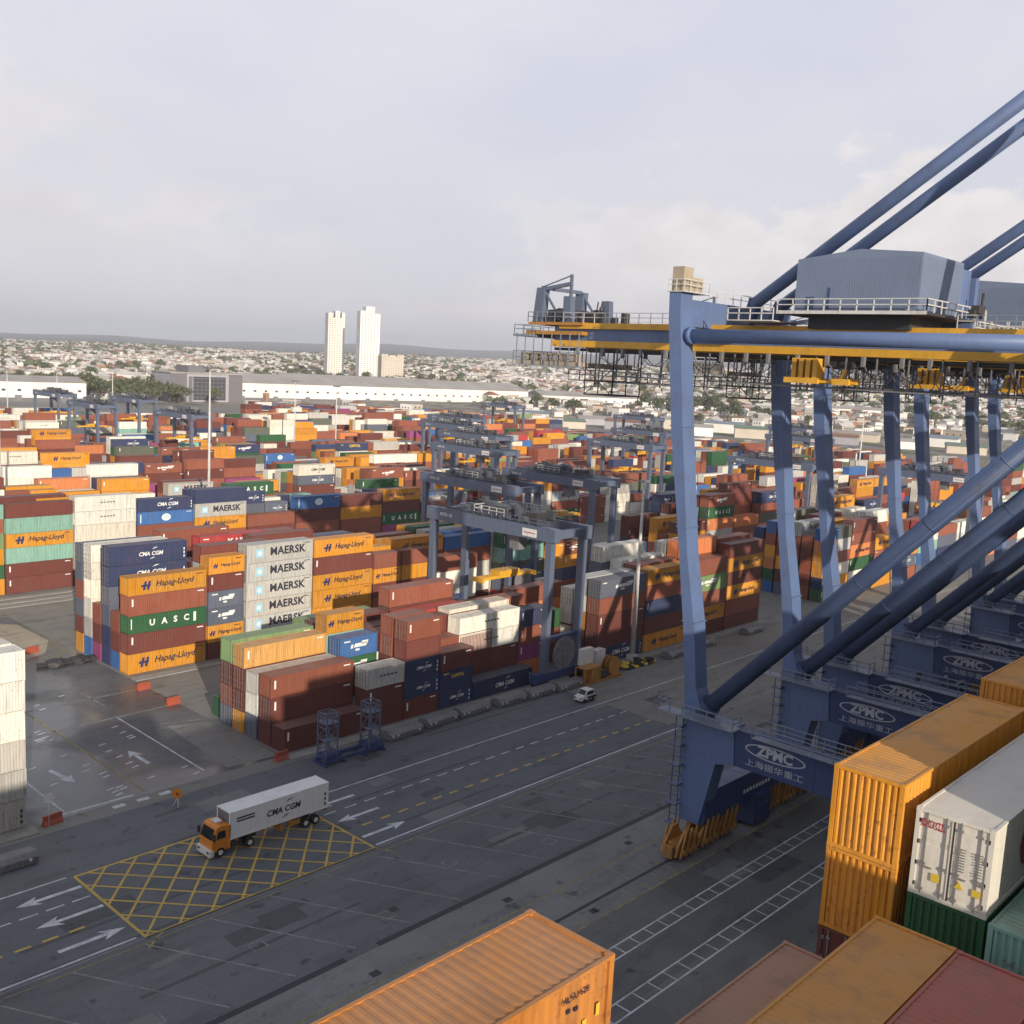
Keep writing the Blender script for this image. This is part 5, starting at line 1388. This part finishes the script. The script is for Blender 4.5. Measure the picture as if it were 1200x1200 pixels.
for k in range(14):
    a = 18 + k * 1.75 + qs.uniform(-0.5, 0.5); d = 805 + (k % 2) * 60 + qs.uniform(-8, 8); x, y, _ = P(d, a); L = qs.uniform(22, 40); an = R(a + 90 + qs.uniform(-12, 12))
    r = empty("shed", (x, y, 0), SL[k % 6] + " among sheds between the yard and the houses, seen past crane legs", "shed", SL[k % 6] + "s past the yard", an)
    h = qs.uniform(5, 8); mb = MB(); mb.box(0, L, -16, 0, 0, h); mb.build("wall", (WALLC, WALLW, WALLW, WALLC, OFFL, OFFL)[k % 6], r)
    mb = MB(); mb.prism([(-16.6, h), (0.6, h), (-8, h + 2.2)], "x", -0.6, L + 0.6); mb.build("roof", (paint("shed_green_roof", (0.16, 0.22, 0.17), 0.6, 0.3), paint("shed_blue_roof", (0.22, 0.27, 0.32), 0.6, 0.3), ROOFG, ROOFG, paint("shed_rust_roof", (0.26, 0.14, 0.09), 0.7, 0.3), ROOFG)[k % 6], r)
    mb = MB(); mb.box(L * 0.3, L * 0.5, -16.12, -16, 0, h * 0.7); mb.build("door", GREYM, r)

# ------------------------------------------------------------------ town: towers, houses, trees, hills
def tower(x, y, w, d, h, lab, steps, mat, ribs=6):
    z = tz(x, y) - 1; r = empty("apartment_tower", (x, y, z), lab, "tower", "high-rise blocks above the town", math.atan2(y, x) - math.pi / 2 + 0.25)
    mb = MB()
    for i, (fx0, fx1, hh) in enumerate(steps): mb.box(w * (fx0 - 0.5), w * (fx1 - 0.5), -d / 2 - 0.4 * i, d / 2 + 0.4 * i, 0, h * hh)
    mb.build("wall", mat, r)
    mb = MB(); n_ = int(h / 3.3)
    for f in range(n_):
        for k in range(ribs):
            x0 = w * (-0.46 + 0.92 * k / ribs); z0 = 3.3 * f + 1.2
            hh = max([s[2] for s in steps if s[0] - 0.5 <= (x0 / w) <= s[1] - 0.5] or [0.8])
            if z0 + 2 < h * hh: mb.box(x0 + w * 0.03, x0 + w * 0.92 / ribs * 0.62, -d / 2 - 1.7, -d / 2 - 1.55, z0, z0 + 1.3)
    mb.build("window", paint("tower_window", (0.33, 0.31, 0.28), 0.4, 0.0), r)
tower(1066, 1323, 32, 24, 118, "taller white apartment tower with stepped top above the town", [(0, 0.28, 0.94), (0.28, 0.72, 1.0), (0.72, 1, 0.91)], paint("tower_white", (0.84, 0.82, 0.79), 0.6, 0.05, sc=0.05))
tower(1085, 1436, 28, 22, 112, "slimmer pale apartment tower left of the taller one", [(0, 0.3, 0.97), (0.3, 0.42, 0.9), (0.42, 0.7, 1.0), (0.7, 0.8, 0.9), (0.8, 1, 0.98)], paint("tower_pale", (0.76, 0.72, 0.66), 0.6, 0.05, sc=0.05))
tower(1086, 1288, 36, 22, 44, "low beige apartment block at the foot of the taller tower", [(0, 0.3, 1.0), (0.36, 0.64, 0.97), (0.7, 1, 1.0), (0, 1, 0.92)], WALLC, 8)
# houses
HM = [paint("house_white", (0.74, 0.72, 0.69), 0.8, 0.2, sc=0.2), paint("house_cream", (0.52, 0.44, 0.34), 0.8, 0.2, sc=0.2), paint("house_grey", (0.36, 0.34, 0.32), 0.8, 0.2, sc=0.2), paint("house_clay", (0.36, 0.20, 0.13), 0.8, 0.2, sc=0.2)]
RM = [paint("roof_clay", (0.30, 0.13, 0.08), 0.8, 0.2, sc=0.2), paint("roof_zinc", (0.50, 0.48, 0.45), 0.6, 0.3, sc=0.2), paint("roof_brown", (0.22, 0.15, 0.11), 0.8, 0.2, sc=0.2), paint("roof_pale", (0.62, 0.59, 0.54), 0.7, 0.2, sc=0.2)]
def house_geo(mb, x, y, z, a, w, d, h, kind, wall, roof):
    ca, sa = math.cos(a), math.sin(a); P = lambda u, v, k: (x + ca * u - sa * v, y + sa * u + ca * v, z + k)
    mb.quadbox([P(-w, -d, -3), P(w, -d, -3), P(w, d, -3), P(-w, d, -3), P(-w, -d, h), P(w, -d, h), P(w, d, h), P(-w, d, h)], wall)
    if kind == 0:
        k = 0.25; mb.quadbox([P(-w - k, -d - k, h), P(w + k, -d - k, h), P(w + k, d + k, h), P(-w - k, d + k, h), P(-w - k, -d - k, h + 0.5), P(w + k, -d - k, h + 0.5), P(w + k, d + k, h + 0.5), P(-w - k, d + k, h + 0.5)], roof)
    else:
        k = 0.4; e = 0.0 if kind == 1 else w * 0.5; t = d * 0.5
        A, B_, C_, D = P(-w - k, -d - k, h), P(w + k, -d - k, h), P(w + k, d + k, h), P(-w - k, d + k, h); E, F = P(-w - k + e, 0, h + t), P(w + k - e, 0, h + t)
        for f in ((A, B_, F, E), (B_, C_, F), (C_, D, E, F), (D, A, E)): mb.face(f, roof)
    # dark openings on the two street sides
    for s in (-1, 1):
        for u in (-0.55, 0.05, 0.6):
            f0 = P(u * w - 0.6, s * (d + 0.05), h * 0.4); f1 = P(u * w + 0.6, s * (d + 0.05), h * 0.4); f2 = P(u * w + 0.6, s * (d + 0.05), h * 0.4 + 1.4); f3 = P(u * w - 0.6, s * (d + 0.05), h * 0.4 + 1.4)
            mb.face((f0, f1, f2, f3) if s < 0 else (f1, f0, f3, f2), 2)
q = random.Random(21)
def town_pt(d0, d1):
    a = R(q.uniform(14, 71.5)); d = d0 + (d1 - d0) * q.random() ** 0.85
    return d * math.cos(a), d * math.sin(a)
HGRP = {0: "flat roofed houses in the hillside town", 1: "gabled houses in the hillside town", 2: "hip roofed houses in the hillside town"}
WN = ["white", "cream", "grey", "clay red"]; RN = ["clay red", "grey metal", "brown", "pale"]
protos = {}
spots = []
def blocked(x, y):
    d = math.hypot(x, y); a = math.degrees(math.atan2(y, x))
    if d < 905: return True
    if a < 45 and d < 930: return True
    for (sx, sy, rr) in ((690, 830, 205), (310, 810, 75), (1030, 760, 140), (455, 826, 70), (1066, 1323, 40), (1085, 1436, 40), (1108, 1268, 40)):
        if math.hypot(x - sx, y - sy) < rr * (0.55 if rr > 150 else 0.8): return True
    return False
n_ = 0
while n_ < 240:
    x, y = town_pt(905, 1750)
    if blocked(x, y) or any(abs(x - a) + abs(y - b) < 24 for a, b in spots): continue
    spots.append((x, y)); n_ += 1
    kind = q.choice((0, 0, 1, 1, 2)); wl = q.choice((0, 0, 0, 1, 1, 2, 3)); rf = q.choice((0, 1, 1, 2, 3, 3)); big = q.random() < 0.15
    key = (kind, wl, rf, big)
    if key not in protos:
        mb = MB(); house_geo(mb, 0, 0, 0, 0, 9 if big else 5.6, 6 if big else 4.2, 7.5 if big else 4.4, kind, 0, 1); protos[key] = mb.mesh("house", [HM[wl], RM[rf], WING])
    o = link("house", protos[key], None, (x, y, tz(x, y)), q.uniform(0, 3.1)); k = q.uniform(0.8, 1.25); o.scale = (k, k, q.uniform(0.85, 1.3))
    kn = ("flat", "gabled", "hipped")[kind]
    tag(o, f"{'large' if big else 'small'} {WN[wl]} house with {kn} {RN[rf]} roof in the hillside town", "house", f"{'large' if big else 'small'} {WN[wl]} houses with {kn} {RN[rf]} roofs")
mb = MB()
for i in range(13500):
    x, y = town_pt(990, 4300)
    if blocked(x, y): continue
    if math.hypot(x, y) < 1700 and any(abs(x - a) + abs(y - b) < 20 for a, b in spots): continue
    s = q.uniform(3.2, 6.8) * (1.35 if math.hypot(x, y) > 2500 else 1)
    house_geo(mb, x, y, tz(x, y), q.uniform(0, 3.1), s, s * q.uniform(0.6, 0.9), q.uniform(3.6, 8.0), q.choice((0, 0, 1, 2)), q.choice((3, 3, 3, 3, 4, 5, 5, 6)), q.choice((0, 1, 1, 7, 8, 8, 8)))
me = mb.mesh("distant_town", [RM[0], RM[1], WING, *HM, RM[2], RM[3]])
tag(link("distant_town", me), "mass of tiny pale houses covering the far hillside", "town", None, "stuff")
# trees: crowns of many leaf clumps
leafm, t, b = nt("tree_leaves")
co = N(t, "ShaderNodeTexCoord").outputs["Object"]; oi = N(t, "ShaderNodeObjectInfo")
lc = mix(t, ramp(t, noise(t, co, 0.5, 4), 0.35, 0.65), (0.05, 0.075, 0.03), (0.13, 0.145, 0.065))
lc = mix(t, math_(t, "MULTIPLY", oi.outputs["Random"], 0.5), lc, (0.10, 0.10, 0.05))
t.links.new(lc, b.inputs["Base Color"]); b.inputs["Roughness"].default_value = 0.8
bark = paint("bark", (0.10, 0.075, 0.05), 0.9, 0.2)
def tree_mesh(seed):
    z = random.Random(seed); m1, m2 = MB(), MB()
    m2.tube((0, 0, -1.5), (0.2, 0, 4), 0.4, 7, 0, 0.25)
    for k in range(5):
        a = z.uniform(0, 6.3); m2.tube((0.1, 0, 2.5 + k * 0.3), (2.6 * math.cos(a), 2.6 * math.sin(a), 6 + z.uniform(0, 2)), 0.16, 5, 0, 0.05)
    for k in range(420):
        a, e, rr = z.uniform(0, 6.3), z.uniform(-0.5, 1.4), z.random() ** 0.4
        lob = 1 + 0.3 * math.sin(3 * a + seed) * math.cos(2 * e); c = Vector((4.4 * rr * lob * math.cos(a) * math.cos(e), 4.4 * rr * lob * math.sin(a) * math.cos(e), 6.2 + 3.3 * rr * lob * math.sin(e)))
        s = z.uniform(0.35, 0.85); u = Vector((z.gauss(0, 1), z.gauss(0, 1), z.gauss(0, 1))).normalized(); v = u.cross(Vector((z.gauss(0, 1), z.gauss(0, 1), z.gauss(0, 1)))).normalized()
        m1.face([c - u * s, c + v * s * 0.7, c + u * s, c - v * s * 0.7])
    return m1.mesh("crown", [leafm]), m2.mesh("trunk", [bark])
TM = [tree_mesh(s) for s in (1, 2, 3, 4)]
def tree(x, y, k, lab, grp):
    r = empty("tree", (x, y, tz(x, y) - 0.3), lab, "tree", grp, q.uniform(0, 6)); r.scale = (k, k, k * q.uniform(0.85, 1.15)); m = q.choice(TM)
    link("crown", m[0], r); link("trunk", m[1], r)
zones = [((330, 780), (470, 900), 46, "dense green tree in the belt left of the office block", "trees left of the office block"), ((880, 690), (1010, 520), 26, "green tree along the strip behind the far yard", "trees behind the far yard"), ((240, 860), (420, 960), 30, "dark green tree behind the white left shed", "trees behind the left shed")]
for (x0, y0), (x1, y1), cnt, lab, grp in zones:
    for k in range(cnt): tree(q.uniform(min(x0, x1), max(x0, x1)), q.uniform(min(y0, y1), max(y0, y1)), q.uniform(1.0, 2.1), lab, grp)
for k in range(120):
    x, y = town_pt(960, 1800)
    if blocked(x, y): continue
    tree(x, y, q.uniform(0.9, 1.9), "dark green tree among the houses of the hillside town", "trees among the town houses")
mb = MB()
for k in range(8000):
    x, y = town_pt(1000, 4300)
    g = math.sin(x * 0.006 + 2) * math.cos(y * 0.005) + 0.5 * math.sin(x * 0.017) * math.sin(y * 0.019)
    if g < -0.15 or blocked(x, y): continue
    s = q.uniform(4, 8) * (1.3 if math.hypot(x, y) > 2500 else 1); z = tz(x, y)
    for j in range(5):
        u = Vector((q.gauss(0, 1), q.gauss(0, 1), q.gauss(0, 0.7))).normalized() * s; v = Vector((q.gauss(0, 1), q.gauss(0, 1), q.gauss(0, 1))).normalized().cross(u.normalized()) * s * 0.7
        cc = Vector((x + q.uniform(-4, 4), y + q.uniform(-4, 4), z + s * 0.6 + q.uniform(-1, 2))); mb.face([cc - u, cc + v, cc + u, cc - v])
tag(mb.build("distant_trees", leafm), "dark green tree cover scattered between the far houses", "trees", None, "stuff")
# hills on the skyline
hm, t, b = nt("hill_scrub"); co = N(t, "ShaderNodeTexCoord").outputs["Object"]
t.links.new(mix(t, ramp(t, noise(t, co, 0.004, 5), 0.4, 0.65), (0.065, 0.07, 0.065), (0.12, 0.115, 0.10)), b.inputs["Base Color"]); b.inputs["Roughness"].default_value = 1
mb = MB(); rows_ = []
for i, (dd, hh) in enumerate(((4200, 0), (7500, 0.35), (10500, 0.8), (12500, 1.0), (14500, 0.9))):
    row = []
    for k in range(90):
        a = R(-4 + k * 1.0); rg = min(1, max(0, (math.radians(70) - a) / math.radians(45)))
        top = 90 + 175 * rg + 13 * math.sin(a * 23) + 9 * math.sin(a * 51 + 1) + 9 * math.sin(a * 9)
        z = tz(4150 * math.cos(a), 4150 * math.sin(a)) - 8 if i == 0 else top * hh + 38 * (1 - hh) + (14 if i > 1 else 0)
        row.append((dd * math.cos(a), dd * math.sin(a), z))
    rows_.append(row)
for row in rows_: mb.v += row
for i in range(4):
    for k in range(89):
        p = i * 90 + k; mb.f.append([p, p + 1, p + 91, p + 90][::-1]); mb.m.append(0); mb.sm.append(True)
tag(mb.build("hills", hm), kind="structure")

# ------------------------------------------------------------------ air, sky, sun
if HAZE:
    hz = bpy.data.materials.new("haze_air"); hz.use_nodes = True; t = hz.node_tree
    for n0 in list(t.nodes): t.nodes.remove(n0)
    out = t.nodes.new("ShaderNodeOutputMaterial"); pv = t.nodes.new("ShaderNodeVolumePrincipled")
    pv.inputs["Color"].default_value = (0.90, 0.93, 1.0, 1); pv.inputs["Density"].default_value = HAZE; pv.inputs["Anisotropy"].default_value = 0.3
    t.links.new(pv.outputs[0], out.inputs["Volume"])
    mb = MB(); mb.box(-5200, 15200, -5200, 15200, -11, 330); o = mb.build("haze", hz); o["kind"] = "stuff"; o["label"] = "thin pale haze over the whole port and town"; o["category"] = "haze"
sun_dir = Vector((0.43, 1.0, -0.325)).normalized()      # the way the light travels
sd = bpy.data.lights.new("sun", "SUN"); sd.energy = SUN; sd.angle = R(0.55); sd.color = (1.0, 0.885, 0.73)
so = bpy.data.objects.new("sun", sd); COL.objects.link(so); so.rotation_euler = sun_dir.to_track_quat("-Z", "Y").to_euler()
el = math.asin(-sun_dir.z); az = math.atan2(-sun_dir.x, -sun_dir.y)
W = bpy.data.worlds.new("World"); S.world = W; W.use_nodes = True; t = W.node_tree
for n0 in list(t.nodes): t.nodes.remove(n0)
out = t.nodes.new("ShaderNodeOutputWorld"); bg = t.nodes.new("ShaderNodeBackground"); bg.inputs["Strength"].default_value = 0.1
sky = N(t, "ShaderNodeTexSky", sky_type="NISHITA", sun_disc=False, sun_elevation=el, sun_rotation=az, altitude=50, air_density=1.2, dust_density=3.0)
co = N(t, "ShaderNodeTexCoord").outputs["Generated"]; sx = N(t, "ShaderNodeSeparateXYZ"); t.links.new(co, sx.inputs[0])
zz = sx.outputs[2]
den = math_(t, "ADD", math_(t, "MAXIMUM", zz, 0.0), 0.22)
cm = N(t, "ShaderNodeCombineXYZ"); t.links.new(math_(t, "DIVIDE", sx.outputs[0], den), cm.inputs[0]); t.links.new(math_(t, "DIVIDE", sx.outputs[1], den), cm.inputs[1]); t.links.new(math_(t, "MULTIPLY", zz, 2.0), cm.inputs[2])
soft = noise(t, cm.outputs[0], 0.9, 5, 0.55)
veil = mix(t, ramp(t, soft, 0.38, 0.64), (6.6, 6.8, 7.8), (7.75, 7.7, 8.3))
veil = mix(t, ramp(t, zz, 0.30, 0.0, 0.0, 0.55), veil, (6.75, 6.65, 7.25))
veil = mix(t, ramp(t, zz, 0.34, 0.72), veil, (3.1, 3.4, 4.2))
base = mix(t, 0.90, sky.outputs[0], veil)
# heaped cloud banks low in the sky: noise on the direction, only near two bearings
def bank(bear, wid, e0, e1, e2, scale, seed, thr, colr):
    global base
    dv = Vector((math.cos(R(bear)), math.sin(R(bear)), 0))
    dp = N(t, "ShaderNodeVectorMath", operation="DOT_PRODUCT"); t.links.new(co, dp.inputs[0]); dp.inputs[1].default_value = dv
    m1 = ramp(t, dp.outputs["Value"], math.cos(R(wid)), math.cos(R(wid * 0.35)))
    up_ = math_(t, "MULTIPLY", ramp(t, zz, math.sin(R(e0)), math.sin(R(e1))), 1.0)
    ofs = N(t, "ShaderNodeMapping"); ofs.inputs["Location"].default_value = (seed, seed * 0.7, seed * 1.3); ofs.inputs["Scale"].default_value = (1, 1, 1.7); t.links.new(co, ofs.inputs[0])
    nn = noise(t, ofs.outputs[0], scale, 8, 0.58)
    top = ramp(t, zz, math.sin(R(e2)), math.sin(R(e1)), 0.0, 1.0)
    f = math_(t, "ADD", nn, math_(t, "MULTIPLY", math_(t, "SUBTRACT", math_(t, "MULTIPLY", top, m1), 0.5), 0.36))
    f = ramp(t, f, thr, thr + 0.07)
    f = math_(t, "MULTIPLY", f, math_(t, "MULTIPLY", up_, m1))
    shade = mix(t, ramp(t, noise(t, ofs.outputs[0], scale * 2.2, 5, 0.5), 0.35, 0.65), tuple(x * 0.87 for x in colr), colr)
    base = mix(t, math_(t, "MULTIPLY", f, 0.85), base, shade)
bank(24, 26, 1.5, 5.5, 13.5, 9.0, 3.0, 0.48, (8.6, 8.15, 8.1))
bank(66, 20, 2.0, 8.0, 22.0, 5.0, 8.0, 0.50, (8.1, 7.75, 7.9))
bank(44, 14, 1.0, 3.0, 7.0, 9.0, 5.0, 0.56, (7.7, 7.35, 7.5))
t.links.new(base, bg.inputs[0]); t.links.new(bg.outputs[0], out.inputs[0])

S.view_settings.view_transform = "Standard"; S.view_settings.look = "None"; S.view_settings.exposure = 0.12; S.view_settings.gamma = 1.0
S.render.engine = "CYCLES"; S.cycles.use_denoising = True; S.cycles.max_bounces = 5; S.cycles.diffuse_bounces = 3; S.cycles.volume_bounces = 3
S.render.resolution_x = 1024; S.render.resolution_y = 1024
